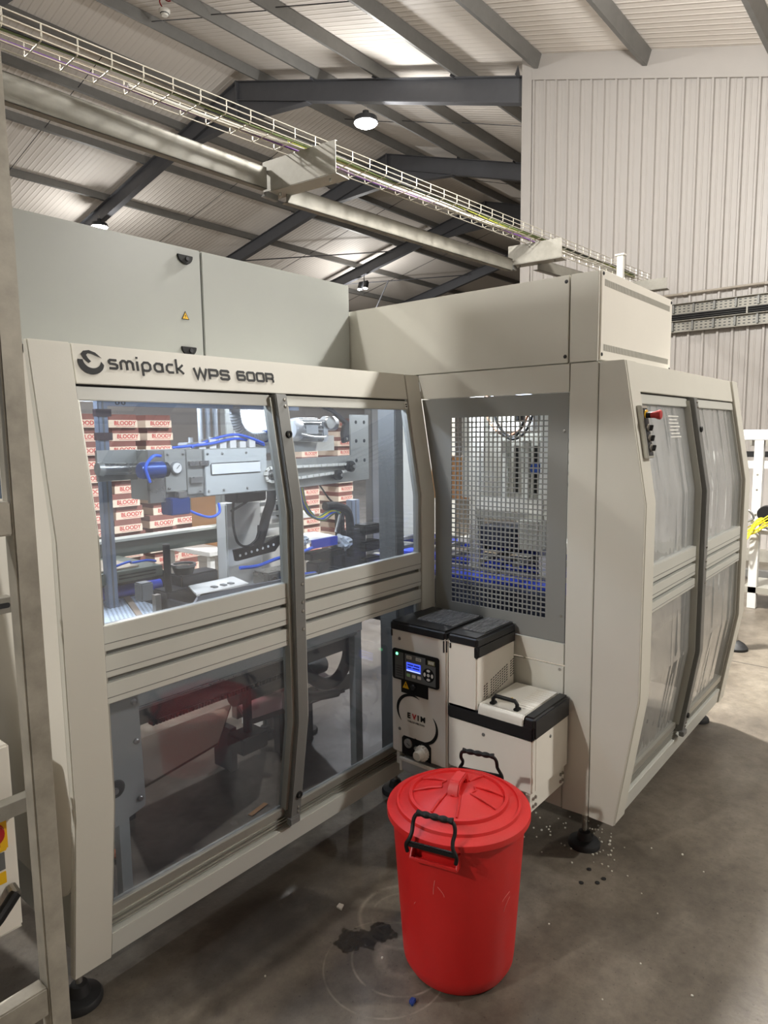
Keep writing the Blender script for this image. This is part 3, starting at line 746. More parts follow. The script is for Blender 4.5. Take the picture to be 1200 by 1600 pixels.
mb = MB(); NC, NR = 22, 39; py, pz = (Y1-Y0)/NC, (Z1-Z0)/NR; bw = .0027
for i in range(1, NC): mb.box(2.6175, 2.6215, Y0+i*py-bw, Y0+i*py+bw, Z0, Z1)
for j in range(1, NR): mb.box(2.6172, 2.6218, Y0, Y1, Z0+j*pz-bw, Z0+j*pz+bw)
mb.build('square_hole_grid', GUARD, gd)
for y, z in ((1.222, 1.80), (1.222, 1.02)): MB().lathe([(0, -.004), (.005, -.003), (.006, 0)], (2.617, y, z), 10, 'x').build('screw', STEEL, gd, smooth=True)
for z0, z1 in ((.806, .900), (.165, .800)):
    o = MB().box(2.617, 2.629, 1.204, 1.865, z0, z1).build('lower_panel', PANEL, Bm, bevel=.0015)
MB().lathe([(0, -.004), (.006, -.003), (.007, 0)], (2.617, 1.222, .785), 10, 'x').build('screw', STEEL, Bm, smooth=True)
MB().box(2.63, 4.37, 1.0, 2.4, 2.04, 2.068).build('roof_panel', PANEL2, Bm)
MB().box(2.64, 4.36, 1.05, 3.1, .82, .85).build('machine_bed', CHARC, Bm)
for x, y in ((2.672, 1.118), (4.33, 1.10), (4.33, 2.3), (2.7, 2.9)): foot(Bm, x, y, .18, .068)
# top box
tb = MB().box(2.632, 3.488, 1.095, 2.44, 2.072, 2.415).build('top_box', PANEL2, Bm)
MB().box(2.618, 2.632, 1.212, 2.44, 2.074, 2.42).build('top_box_side', PANEL, tb, bevel=.002)
MB().box(2.618, 2.632, 1.090, 1.206, 2.074, 2.42).build('top_box_side', PANEL, tb, bevel=.002)
fb = MB().box(2.632, 3.493, 1.083, 1.095, 2.078, 2.425).build('top_box_front', PANEL3, tb, bevel=.002)
mb = MB()
for z0 in (2.115, 2.365):
    x = 2.66
    while x < 3.46: mb.box(x, x+.0035, 1.0815, 1.0832, z0, z0+.026); x += .0092
mb.build('vent_slots', mat('slot_shade', (176, 174, 166), .6), fb, kind='stuff')
for x, z in ((2.645, 2.41), (2.645, 2.10), (3.478, 2.41), (3.478, 2.095)): MB().lathe([(0, -.004), (.006, -.003), (.008, 0)], (x, 1.083, z), 10, 'y').build('screw', CHARC, fb, smooth=True)
for y, z in ((1.225, 2.395), (1.225, 2.10)): MB().lathe([(0, -.004), (.006, -.003), (.008, 0)], (2.618, y, z), 10, 'x').build('screw', CHARC, tb, smooth=True)
# emergency stop plate on the front cheek
bo = MB(); band(bo, BB, 1.69, 1.895, 2.664, 2.733, -.032, .02)
bo = bo.build('button_box', ALU, Bm, bevel=.002)
B(BB, 1.70, 1.885, 2.676, 2.722, -.0335, .002).build('button_plate', CHARC, bo)
def on_cheek(z, h): return yp(BB, z)-.0335-h
z = 1.858; y = on_cheek(z, 0)
MB().lathe([(0, -.002), (.021, -.002), (.021, 0), (0, 0)], (2.699, y, z), 24, 'y').build('yellow_ring', YEL, bo)
s_ = MB().lathe([(0, -.02), (.012, -.02), (.012, 0)], (2.699, y, z), 16, 'y').build('button_stem', INK, bo, smooth=True)
MB().lathe([(0, -.058), (.016, -.058), (.019, -.054), (.018, -.046), (.013, -.036), (.012, -.02), (0, -.02)], (2.699, y, z), 24, 'y').build('red_mushroom', REDB, s_, smooth=True)
for z in (1.808, 1.768, 1.730):
    y = on_cheek(z, 0)
    k = MB().lathe([(0, -.008), (.013, -.008), (.015, -.004), (.015, 0)], (2.699, y, z), 20, 'y').build('selector_ring', STEEL, bo, smooth=True)
    MB(Matrix.Translation((2.699, y, z)) @ Matrix.Rotation(.6, 4, 'Y')).box(-.004, .004, -.02, -.006, -.012, .012).build('selector_knob', INK, k, bevel=.0015)

# electrical cabinet over the long wing
K = thing('electrical_cabinet', (1.72, 2.6, 2.06), 'wide pale grey electrical cabinet with two doors above the long wing', 'cabinet')
MB().box(.80, 2.604, 2.412, 2.85, 2.062, 2.54).build('body', CABP, K)
d1 = MB().box(.80, 1.712, 2.398, 2.412, 2.066, 2.546).build('door', CABP, K, bevel=.003)
d2 = MB().box(1.718, 2.604, 2.398, 2.412, 2.066, 2.546).build('door', CABP, K, bevel=.003)
for z in (2.503, 2.144):
    pl = [(p[0], p[1]) for p in arc((0, .012), .036, 180, 360, 10, ry=.036)]
    k = MB(Matrix.Translation((1.638, 0, z))).prism(pl, 'y', 2.390, 2.398).build('lock_plate', INK, d1, bevel=.002)
    MB().lathe([(0, -.005), (.008, -.005), (.009, 0)], (1.645, 2.390, z-.002), 12, 'y').build('lock_core', CHARC, k)
mb = MB(); mb.prism([(1.612, 2.264), (1.648, 2.264), (1.630, 2.297)], 'y', 2.3968, 2.398); wn = mb.build('warning_sticker', INK, d1)
MB().prism([(1.6165, 2.2665), (1.6435, 2.2665), (1.630, 2.2915)], 'y', 2.3962, 2.3968).build('sticker_face', YEL, wn)
MB().prism([(1.632, 2.287), (1.626, 2.277), (1.631, 2.277), (1.628, 2.268), (1.634, 2.2795), (1.629, 2.2795)], 'y', 2.3957, 2.3962).build('bolt_sign', INK, wn)

# ------------------------------------------------------------------ glue melter
MT = thing('glue_melter', (2.45, 1.53, .33), 'cream hot glue melter with blue display and black lids, mounted on the side wing', 'glue melter')
XF = 2.291
MB().box(XF, 2.604, 1.582, 1.888, .348, .935).build('control_column', PANEL3, MT, bevel=.007)
MB().box(XF, 2.604, 1.432, 1.577, .62, .935).build('tower', PANEL3, MT, bevel=.007)
tank = MB().box(XF, 2.604, 1.176, 1.577, .372, .62).build('tank_body', PANEL3, MT, bevel=.007)
MB().box(XF+.025, 2.604, 1.1745, 1.1765, .380, .61).build('side_cover', PANEL3, tank, bevel=.0008)
def lid(y0, y1, drop):
    mb = MB().box(XF-.006, 2.606, y0, y1, .915, .962)
    for a, b in ((y0, y0+.024), (y1-.024, y1)):
        mb.box(XF-.006, XF+.02, a, b, .915-drop if a == y0 else .915-drop*.6, .93)
    return mb
l1 = lid(1.584, 1.892, .055).build('column_lid', BLACK, MT, bevel=.010, seg=3)
l2 = lid(1.428, 1.574, .045).build('tower_lid', BLACK, MT, bevel=.010, seg=3)
MB().box(XF-.004, 2.604, 1.428, 1.445, .875, .925).build('tower_lid_skirt', BLACK, l2, bevel=.004)
DUST = mat('dusty_black', (104, 104, 105), .7, var=.75, vscale=16, stretch=(1, 7, 1))
for y0, y1, L in ((1.60, 1.80, l1), (1.445, 1.555, l2)):
    MB().box(2.37, 2.58, y0, y1, .9615, .9665).build('ribbed_mat', DUST, L)
    y = y0+.006
    mb = MB()
    while y < y1-.004: mb.box(2.375, 2.575, y, y+.0045, .966, .9685); y += .0125
    mb.build('mat_rib', DUST, L)
# tank top
bt = MB().box(XF-.008, 2.604, 1.172, 1.577, .592, .655).build('tank_collar', BLACK, MT, bevel=.008)
MB().box(XF-.004, 2.606, 1.166, 1.222, .592, .690).build('tank_edge', BLACK, MT, bevel=.012, seg=3)
fl = MB().prism([(XF-.008, .618), (XF-.004, .672), (XF+.008, .688), (2.598, .688), (2.598, .655), (XF+.004, .655), (XF+.002, .618)], 'y', 1.218, 1.424).build('tank_flap', mat('flap_metal', (206, 202, 192), .35, .2, var=.05, vscale=20), MT, bevel=.003)
MB().box(2.42, 2.598, 1.224, 1.418, .688, .6885).build('flap_liner', WHITE, fl)
for k in range(10): MB().box(2.36+.022*k, 2.372+.022*k, 1.222, 1.30, .688, .6895).build('flap_rib', PANEL3, fl)
MB().tube([(XF+.035, 1.375, .686), (XF+.035, 1.375, .712), (XF+.035, 1.365, .724), (XF+.035, 1.275, .724), (XF+.035, 1.265, .712), (XF+.035, 1.265, .686)], .0085, 10).build('flap_handle', INK, fl, smooth=True)
for y in (1.375, 1.265): MB().box(XF+.020, XF+.052, y-.011, y+.011, .686, .700).build('handle_foot', INK, fl, bevel=.004)
MB().prism([(2.40, 1.325), (2.40, 1.36), (2.432, 1.3425)], 'z', .6886, .6892).build('warning_sticker', YEL, fl)
# vent grille on the tower side
mb = MB()
for i in range(14):
    for j in range(7):
        x = 2.345+i*.0185; z = .672+.0112*j+(x-2.345)*.22
        if (i in (2, 11)): continue
        if j < 2 and i < 2 and j+i < 2: continue
        mb.prism([(x, z), (x+.0105, z+.0035), (x+.010, z+.0068), (x-.0005, z+.0033)], 'y', 1.4306, 1.4324)
mb.build('vent_slots', INK, MT, kind='stuff')
# front decor, u runs to the viewer's right (towards -Y), v is height
def ff(u, v, h): return (XF-.0002-h, 1.888-u, v)
dp = MB(); flat(dp, [(p[0], p[1]+(.0)) for p in rrect(.012, .268, .697, .838, .012)], ff, .006); dp = dp.build('display_frame', INK, MT)
flat_ = lambda pts, t: (lambda m_: (flat(m_, pts, ff, t), m_)[1])(MB())
flat_([(.060, .640), (.060, .70), (.208, .70), (.208, .640)], .0035).build('key_plate', INK, MT)
GREYP = mat('display_grey', (98, 100, 98), .5)
flat_([(.028, .705), (.028, .825), (.076, .825), (.076, .705)], .0068).build('led_field', GREYP, dp)
flat_([(.084, .705), (.084, .825), (.252, .825), (.252, .705)], .0066).build('key_field', GREYP, dp)
flat_([(.198, .797), (.198, .832), (.262, .832), (.262, .797)], .0070).build('display_notch', INK, dp)
flat_([(.210, .800), (.210, .820), (.248, .820), (.248, .800)], .0076).build('small_readout', mat('readout', (140, 140, 100), .4), dp)
sc_ = flat_([(.094, .748), (.094, .788), (.172, .788), (.172, .748)], .0078).build('screen', LCD, dp)
for k, (a, b, z) in enumerate(((.100, .132, .778), (.136, .166, .778), (.100, .122, .766), (.128, .166, .766))):
    flat_([(a, z-.003), (a, z+.003), (b, z+.003), (b, z-.003)], .0082).build('screen_digits', mat('screen_dark', (30, 40, 150), .3, emit=.25), sc_)
flat_([(.095, .749), (.095, .754), (.171, .754), (.171, .749)], .0082).build('screen_line', LCDL, sc_)
def txt(name, body, size, u, v, h, material, parent, bold=0): 
    M_ = Matrix(((0, 0, -1, XF-h), (-1, 0, 0, 1.888-u), (0, 1, 0, v), (0, 0, 0, 1)))
    return text_mesh(name, body, size, M_, material, parent, bold)
for u in (.108, .160): 
    flat_([(u-.014, .804), (u-.014, .818), (u+.014, .818), (u+.014, .804)], .0072).build('print_block', CREAMTXT, dp)
    for q in (-.007, 0, .007): flat_([(u+q-.0012, .806), (u+q-.0012, .816), (u+q+.0012, .816), (u+q+.0012, .806)], .0076).build('print_bar', CHARC, dp)
for q in (-.010, 0, .010): flat_([(.229+q-.003, .804), (.229+q-.003, .817), (.229+q+.003, .817), (.229+q+.003, .804)], .008).build('print_bar', WHITE, dp)
for u, mm in ((.104, mat('green_key', (170, 215, 150), .4)), (.134, WHITE), (.164, WHITE)): flat_(rrect(u-.010, u+.010, .722, .736, .003), .0076).build('soft_key', mm, dp)
flat_([(p[0], p[1]) for p in arc((.214, .752), .031, 0, 360, 28)[:-1]], .0072).build('key_ring', INK, dp)
for a in (0, 90, 180, 270):
    flat_([(.214+math.cos(math.radians(a))*.020+p[0], .752+math.sin(math.radians(a))*.020+p[1]) for p in arc((0, 0), .0095 if a % 180 else .006, 0, 360, 14, ry=.006 if a % 180 else .0095)[:-1]], .0082).build('arrow_key', WHITE, dp)
flat_(arc((.214, .752), .0075, 0, 360, 16)[:-1], .0082).build('centre_key', WHITE, dp)
MB().lathe([(0, -.004), (.0055, -.003), (.0065, 0)], (XF-.0068, 1.888-.040, .816), 14, 'x').build('green_led', LEDG, dp, smooth=True)
for k in range(5): flat_([(.034, .716+.011*k), (.034, .7185+.011*k), (.068, .7185+.011*k), (.068, .716+.011*k)], .0072).build('print_line', CHARC, dp)
wt_ = flat_([(.068, .663), (.104, .663), (.086, .696)], .0042).build('warning_sticker', YEL, MT)
flat_([(.088, .688), (.082, .678), (.0865, .678), (.084, .668), (.090, .681), (.0855, .681)], .0047).build('bolt_sign', INK, wt_)
MB().lathe([(0, -.010), (.010, -.010), (.0135, -.006), (.0135, 0)], (XF-.0035, 1.888-.130, .678), 18, 'x').build('key_lock', CHARC, MT, smooth=True)
# the two sweeping arcs of the emblem
def crescent(cu, cv, r, a0, a1, wmax, rx=1.0):
    mb = MB(); N = 22
    for i in range(N):
        q = []
        for t_ in (i/N, (i+1)/N):
            a = math.radians(a0+(a1-a0)*t_); w_ = wmax*math.sin(PI*t_)**.8+.0006
            q.append(((cu+math.cos(a)*(r+w_/2)*rx, cv+math.sin(a)*(r+w_/2)), (cu+math.cos(a)*(r-w_/2)*rx, cv+math.sin(a)*(r-w_/2))))
        flat(mb, [q[0][0], q[1][0], q[1][1], q[0][1]], ff, .0008)
    return mb
crescent(.118, .558, .078, 60, 222, .014, 1.05).build('emblem_arc', INK, MT)
crescent(.172, .508, .078, -120, 42, .014, 1.05).build('emblem_arc', INK, MT)
for i, (c, mm) in enumerate((('E', INK), ('V', REDINK), ('I', INK), ('M', INK))):
    txt('brand_letter', c, .034, .100+(.0, .030, .052, .078)[i], .538, .0012, mm, MT, .0012)
txt('brand_name', 'VALCO MELTON', .0125, .140, .512, .0012, mat('grey_ink', (90, 88, 86), .5), MT)
for u, v in ((.050, .885), (.046, .462)): MB().lathe([(0, -.003), (.006, -.003), (.008, 0)], (XF, 1.888-u, v), 12, 'x').build('screw', ALUD, MT, smooth=True)
MB().lathe([(0, -.003), (.006, -.003), (.008, 0)], (XF, 1.40, .560), 12, 'x').build('screw', ALUD, MT, smooth=True)
MB().lathe([(0, -.003), (.006, -.003), (.008, 0)], (2.44, 1.1745, .565), 12, 'y').build('screw', ALUD, MT, smooth=True)
# regulator cut-out
rg = flat_([(.060, .349), (.060, .425), (.070, .437), (.205, .437), (.222, .420), (.222, .349)], .002).build('regulator_plate', INK, MT)
g_ = MB().lathe([(0, -.007), (.020, -.007), (.022, -.005), (.022, 0)], (XF-.002, 1.888-.098, .408), 22, 'x').build('pressure_gauge', STEEL, rg, smooth=True)
MB().lathe([(0, -.001), (.018, -.001), (.018, 0)], (XF-.009, 1.888-.098, .408), 22, 'x').build('gauge_face', mat('gauge_face', (150, 152, 150), .3), rg)
MB(Matrix.Translation((XF-.0105, 1.888-.098, .408)) @ Matrix.Rotation(.5, 4, 'X')).box(-.0005, .0005, -.014, .004, -.001, .001).build('gauge_needle', INK, rg)
MB().lathe([(0, -.010), (.008, -.009), (.010, -.004), (.010, 0)], (XF-.002, 1.888-.142, .397), 14, 'x').build('small_button', STEEL, rg, smooth=True)
kn = MB().lathe([(0, -.05), (.019, -.05), (.022, -.046), (.023, -.024), (.031, -.020), (.033, -.002), (.033, 0)], (XF-.002, 1.888-.180, .388), 22, 'x').build('regulator_knob', WHITE, rg, smooth=True)
for k in range(18):
    a = 2*PI*k/18; c_, s2 = math.cos(a)*.033, math.sin(a)*.033
    MB().box(XF-.021, XF-.004, 1.888-.180+c_-.002, 1.888-.180+c_+.002, .388+s2-.002, .388+s2+.002).build('knob_rib', WHITE, kn)
# mounting arms and drip tray below
MB().box(2.30, 2.612, 1.19, 1.21, .285, .366).build('mounting_arm', PANEL3, MT, bevel=.002)
MB().box(2.30, 2.612, 1.85, 1.87, .285, .346).build('mounting_arm', PANEL3, MT, bevel=.002)
for x in (2.325, 2.345, 2.572, 2.592):
    for z in (.308, .340): MB().lathe([(0, -.007), (.0065, -.006), (.0075, 0)], (x, 1.19, z), 8, 'y').build('bolt', STEEL, MT)
dt = MB().box(2.285, 2.50, 1.64, 1.83, .268, .33).build('drip_tray', mat('clear_plastic_tray', (176, 180, 182), .25), MT, bevel=.006)
MB().box(2.28, 2.292, 1.632, 1.838, .318, .334).build('tray_rim', WHITE, dt, bevel=.003)
MB().box(2.28, 2.292, 1.826, 1.838, .268, .33).build('tray_rim', WHITE, dt, bevel=.003)

# ------------------------------------------------------------------ red lidded bin
BX, BY = 1.79, 1.19
bin_ = thing('lidded_bin', (BX, BY, 0), 'big red plastic bin with a domed lid and black clamp handles, on the floor', 'bin')
body = MB().lathe([(0, .0), (.150, .0), (.172, .008), (.187, .035), (.190, .06), (.219, .500), (.221, .548), (.228, .552), (.228, .558), (.212, .556), (.205, .50), (.18, .06), (0, .05)], (BX, BY, 0), 56).build('body', REDP, bin_, smooth=True)
lidp = MB().lathe([(0, .622), (.03, .622), (.06, .618), (.135, .600), (.152, .592), (.155, .600), (.165, .598), (.168, .587), (.198, .576), (.200, .582), (.207, .580), (.210, .571), (.234, .562), (.2385, .560), (.2395, .556), (.2395, .541), (.236, .540), (.233, .552), (.21, .561), (.17, .575), (0, .60)], (BX, BY, 0), 64).build('lid', REDP, bin_, smooth=True)
HA = math.radians(195)     # direction of the front handle, seen from above
def bp_(r, a, z): return (BX+r*math.cos(a), BY+r*math.sin(a), z)
# raised fans on the lid
for a0 in (HA, HA+PI/2, HA+PI, HA-PI/2):
    mb = MB()
    for s in (-1, 1): mb.tube([bp_(.055, a0+s*.42, .620), bp_(.10, a0+s*.34, .613), bp_(.148, a0+s*.29, .598)], .0035, 8)
    mb.tube([bp_(.055, a0-.42, .620), bp_(.06, a0, .6205), bp_(.055, a0+.42, .620)], .003, 8)
    mb.build('lid_rib', REDP, lidp, smooth=True)
# lid grip
gm = Matrix.Translation((BX, BY, .615)) @ Matrix.Rotation(HA, 4, 'Z')
MB(gm).prism([(-.062, 0), (-.050, .030), (-.034, .044), (.034, .044), (.050, .030), (.062, 0), (.036, 0), (.030, .018), (.018, .026), (-.018, .026), (-.030, .018), (-.036, 0)], 'y', -.019, .019).build('lid_grip', REDP, lidp, bevel=.004)
# body pockets and black clamp handles at both sides
for s, a in ((0, HA), (1, HA+PI)):
    hm_ = Matrix.Translation((BX, BY, 0)) @ Matrix.Rotation(a, 4, 'Z')      # local x points outwards
    pk = MB(hm_)
    pk.prism([(.205, .480), (.243, .486), (.243, .496), (.238, .498), (.236, .490), (.205, .486)], 'y', -.076, .076)
    pk.prism([(.205, .480), (.243, .486), (.243, .496), (.220, .528), (.205, .528)], 'y', .072, .078)
    pk.prism([(.205, .480), (.243, .486), (.243, .496), (.220, .528), (.205, .528)], 'y', -.078, -.072)
    pk.build('carry_pocket', REDP, body, bevel=.0015)
    hp = [(.254, -.078, .522), (.256, -.081, .536), (.258, -.080, .550), (.256, -.070, .568), (.246, -.066, .585), (.234, -.068, .602), (.228, -.066, .620), (.224, -.056, .633),
          (.224, -.03, .636), (.224, 0, .636), (.224, .03, .636), (.224, .056, .633), (.228, .066, .620), (.234, .068, .602), (.246, .066, .585), (.256, .070, .568), (.258, .080, .550), (.256, .081, .536), (.254, .078, .522)]
    h_ = MB(hm_).tube(spline(hp, 5), .0062, 8).build('clamp_handle', INK, bin_, smooth=True)
    bead = spline([(.224, y_, .636) for y_ in (-.058, -.045, -.03, -.015, 0, .015, .03, .045, .058)], 4)
    MB(hm_).tube(bead, [.0072+.0035*abs(math.cos(q.y/.0145*PI/2)) for q in bead], 10).build('beaded_grip', INK, h_, smooth=True)
    MB(hm_).box(.246, .259, -.078, .078, .540, .556).build('clamp_bar', INK, h_, bevel=.003)
# scuffs
SC = mat('pale_scuff', (212, 120, 112), .7)
for (a, z0, z1, da) in ((HA-.05, .37, .42, .03), (HA+.12, .37, .40, -.10), (HA+1.05, .33, .35, .16), (HA+1.1, .29, .33, .12), (HA-.42, .30, .31, .03)):
    f_ = lambda z: .190+(.219-.190)*(z-.06)/.44+.0004
    pts_ = [bp_(f_(z0+(z1-z0)*k/5), a+da*(k/5)**1.6, z0+(z1-z0)*k/5) for k in range(6)]
    MB().tube(pts_, .0011, 5).build('scuff', SC, body)

# ------------------------------------------------------------------ mechanism behind the upper panes
T = thing('pusher_unit', (1.7, 2.53, 1.53), 'grey steel pusher unit with a round gauge behind the left upper pane', 'machine unit')
MB().box(1.50, 2.06, 2.47, 2.66, 1.535, 1.742).build('housing', ALU, T, bevel=.003)
MB().box(1.33, 1.50, 2.60, 2.615, 1.62, 1.745).build('back_plate', ALU, T)
MB().cyl((1.335, 2.575, 1.672), (1.52, 2.575, 1.665), .024, 18).build('push_rod', STEEL, T, smooth=True)
MB().lathe([(0, -.022), (.026, -.020), (.030, 0)], (1.335, 2.575, 1.672), 18, 'x').build('rod_cap', ALU, T, smooth=True)
MB().box(1.465, 1.535, 2.452, 2.47, 1.53, 1.742).build('end_bracket', STEEL, T)
MB().box(1.535, 1.635, 2.448, 2.47, 1.57, 1.738).build('gauge_plate', ALU, T, bevel=.002)
MB().box(1.642, 1.722, 2.454, 2.47, 1.552, 1.742).build('cover_plate', ALU, T, bevel=.002)
sl = MB().box(1.728, 2.07, 2.446, 2.47, 1.54, 1.738).build('slotted_plate', PANEL2, T, bevel=.002)
MB().box(1.755, 2.03, 2.440, 2.447, 1.628, 1.680).build('slide_bar', WHITE, sl, bevel=.006)
for x in (1.65, 1.70): MB().box(x, x+.045, 2.44, 2.456, 1.672, 1.692).build('guide_pin', STEEL, T); 
MB().box(1.652, 1.715, 2.44, 2.456, 1.60, 1.625).build('guide_pin', STEEL, T)
g = MB().lathe([(0, -.012), (.024, -.012), (.027, -.008), (.027, 0)], (1.585, 2.448, 1.668), 24, 'y').build('pressure_gauge', ALUD, T, smooth=True)
MB().lathe([(0, -.001), (.021, -.001), (.021, 0)], (1.585, 2.436, 1.668), 20, 'y').build('gauge_face', PANEL3, g)
MB(Matrix.Translation((1.585, 2.4345, 1.668)) @ Matrix.Rotation(.8, 4, 'Y')).box(-.0012, .0012, -.0005, .0005, -.005, .017).build('gauge_needle', INK, g)
for x, z in ((1.55, 1.725), (1.622, 1.725), (1.55, 1.585), (1.742, 1.72), (1.742, 1.56), (1.82, 1.72), (1.82, 1.56), (1.95, 1.72), (1.95, 1.56), (1.70, 1.565)):
    MB().lathe([(0, -.005), (.005, -.004), (.006, 0)], (x, 2.446, z), 8, 'y').build('screw', STEEL, T)
MB().lathe([(0, -.05), (.028, -.05), (.034, -.04), (.034, .05), (0, .05)], (1.455, 2.42, 1.665), 20, 'x').build('blue_motor', BLUEM, T, smooth=True)
MB().lathe([(0, .05), (.030, .05), (.030, .07), (0, .07)], (1.455, 2.42, 1.665), 20, 'x').build('motor_flange', INK, T, smooth=True)
MB().box(1.54, 1.63, 2.42, 2.50, 1.475, 1.545).build('valve_block', BLUEM, T, bevel=.004)
MB().box(1.575, 1.615, 2.418, 2.45, 1.545, 1.57).build('valve_plug', STEEL, T)
mb = MB()
for k in range(6): mb.box(1.74+.055*k, 1.775+.055*k, 2.50, 2.56, 1.742, 1.77+.012*(k % 2))
mb.build('terminal_row', PANEL3, T)
for nm, pts, mm in (('blue_hose', [(1.62, 2.46, 1.50), (1.66, 2.42, 1.47), (1.72, 2.41, 1.452), (1.78, 2.43, 1.465), (1.80, 2.46, 1.50)], BLUEH),
                    ('blue_hose', [(1.62, 2.52, 1.75), (1.78, 2.49, 1.762), (1.92, 2.50, 1.782), (2.02, 2.52, 1.775), (2.12, 2.52, 1.75)], BLUEH),
                    ('blue_hose', [(1.70, 2.5, 1.75), (1.86, 2.52, 1.79), (1.96, 2.5, 1.80), (2.1, 2.5, 1.76)], BLUEH),
                    ('blue_hose', [(1.50, 2.42, 1.72), (1.445, 2.385, 1.72), (1.41, 2.38, 1.68), (1.425, 2.38, 1.62)], BLUEH)):
    MB().tube(spline(pts), .006, 8).build(nm, mm, T, smooth=True)

T = thing('chain_drive', (2.4, 2.45, 1.53), 'steel plate with chain and black rollers behind the right upper pane', 'chain drive')
pl = MB().prism([(2.01, 1.535), (2.66, 1.545), (2.80, 1.55), (2.80, 1.90), (2.66, 1.90), (2.655, 1.685), (2.01, 1.678)], 'y', 2.452, 2.462).build('side_plate', ALU, T)
for x in (2.70, 2.765):
    for z in (1.86, 1.76, 1.655): MB().lathe([(0, -.002), (.008, -.002), (.010, 0)], (x, 2.452, z), 12, 'y').build('bolt', CHARC, pl)
def chain(p, q, r0, r1):
    P0, P1 = Vector(p), Vector(q); d = (P1-P0); a = math.atan2(d.y, d.x); path = []
    for k in range(13): t_ = a+PI/2+PI*k/12; path.append((P0.x+r0*math.cos(t_), P0.y+r0*math.sin(t_)))
    for k in range(13): t_ = a-PI/2+PI*k/12; path.append((P1.x+r1*math.cos(t_), P1.y+r1*math.sin(t_)))
    path.append(path[0]); out = []; acc = 0
    for u, v in zip(path[:-1], path[1:]):
        L = math.dist(u, v); s = acc
        while s < L: out.append((u[0]+(v[0]-u[0])*s/L, u[1]+(v[1]-u[1])*s/L, math.atan2(v[1]-u[1], v[0]-u[0]))); s += .021
        acc = s-L
    return out
mb = MB()
for i, (x, z, a) in enumerate(chain((2.085, 1.612), (2.615, 1.622), .032, .018)):
    q = MB(Matrix.Translation((x, 2.435, z)) @ Matrix.Rotation(-a, 4, 'Y')); w_ = .005 if i % 2 else .010
    q.box(-.0085, .0085, -w_, w_, -.0062, .0062); mb.add(q.v, q.f)
mb.build('roller_chain', mat('bright_chain', (236, 230, 214), .4, .1), T)
for x, z, r in ((2.085, 1.612, .03), (2.615, 1.622, .016)):
    teeth = [((r+(.004 if k % 2 else -.004))*math.cos(2*PI*k/36)+x, (r+(.004 if k % 2 else -.004))*math.sin(2*PI*k/36)+z) for k in range(36)]
    MB().prism(teeth, 'y', 2.430, 2.440).build('sprocket', STEEL, T)
for x, z, r in ((2.09, 1.612, .013), (2.525, 1.588, .026), (2.618, 1.628, .029)):
    k = MB().lathe([(0, -.05), (r*.4, -.05), (r*.5, -.036), (r, -.034), (r, -.008), (r*.8, 0)], (x, 2.445, z), 18, 'y').build('roller', INK if r > .02 else STEEL, T, smooth=True)
    MB().lathe([(0, -.056), (r*.3, -.056), (r*.35, -.05)], (x, 2.445, z), 10, 'y').build('axle_end', STEEL, k)

T = thing('electric_motor', (2.68, 2.80, 1.74), 'finned silver electric motor behind the right upper pane', 'motor')
SILV = mat('silver_cast', (208, 210, 210), .35, .4, var=.05)
MB().cyl((2.57, 2.80, 1.825), (2.745, 2.80, 1.825), .052, 24).build('barrel', ALUD, T, smooth=True)
mb = MB()
for k in range(20):
    a = 2*PI*k/20; q = MB(Matrix.Translation((0, 2.80, 1.825)) @ Matrix.Rotation(a, 4, 'X')); q.box(2.585, 2.735, -.002, .002, .05, .068); mb.add(q.v, q.f)
mb.build('fin', SILV, T)
MB().lathe([(0, -.02), (.05, -.02), (.064, 0), (.064, .03)], (2.565, 2.80, 1.825), 24, 'x').build('fan_cover', SILV, T, smooth=True)
MB().box(2.745, 2.80, 2.75, 2.85, 1.755, 1.88).build('gearbox', SILV, T, bevel=.01)
MB().cyl((2.80, 2.79, 1.86), (2.88, 2.79, 1.86), .042, 20).build('gear_head', SILV, T, smooth=True)
MB().cyl((2.80, 2.735, 1.865), (2.80, 2.75, 1.865), .036, 20).build('gear_cover', STEEL, T, smooth=True)
MB().box(2.60, 2.70, 2.735, 2.75, 1.80, 1.85).build('terminal_box', SILV, T, bevel=.004)
MB().tube(spline([(2.57, 2.74, 1.80), (2.64, 2.72, 1.785), (2.72, 2.72, 1.782), (2.77, 2.74, 1.79)]), .006, 6).build('supply_cable', WHITE, T, smooth=True)
MB().box(2.3, 2.95, 2.86, 2.9, 1.70, 1.79).build('mounting_beam', PANEL2, T)

T = thing('swing_arm', (2.9, 2.72, 1.55), 'black steel swing arm beside the silver motor', 'machine arm')
MB().prism([(2.66, 1.955), (2.76, 1.955), (2.93, 1.86), (3.00, 1.835), (3.02, 1.80), (2.99, 1.775), (2.99, 1.56), (2.935, 1.56), (2.94, 1.76), (2.87, 1.745), (2.86, 1.80), (2.88, 1.86), (2.80, 1.91)], 'y', 2.70, 2.725).build('arm_plate', CHARC, T, bevel=.003)
for x, z in ((2.93, 1.82), (2.89, 1.77)): MB().lathe([(0, -.006), (.006, -.006), (.008, 0)], (x, 2.70, z), 10, 'y').build('bolt', STEEL, T)
for x in (2.925, 2.995): MB().box(x, x+.008, 2.69, 2.70, 1.555, 1.72).build('bright_strip', WHITE, T)
MB().tube(spline([(2.72, 2.71, 1.58), (2.78, 2.71, 1.60), (2.85, 2.7, 1.575), (2.91, 2.7, 1.63), (2.925, 2.7, 1.75)]), .004, 6).build('thin_cable', INK, T, smooth=True)

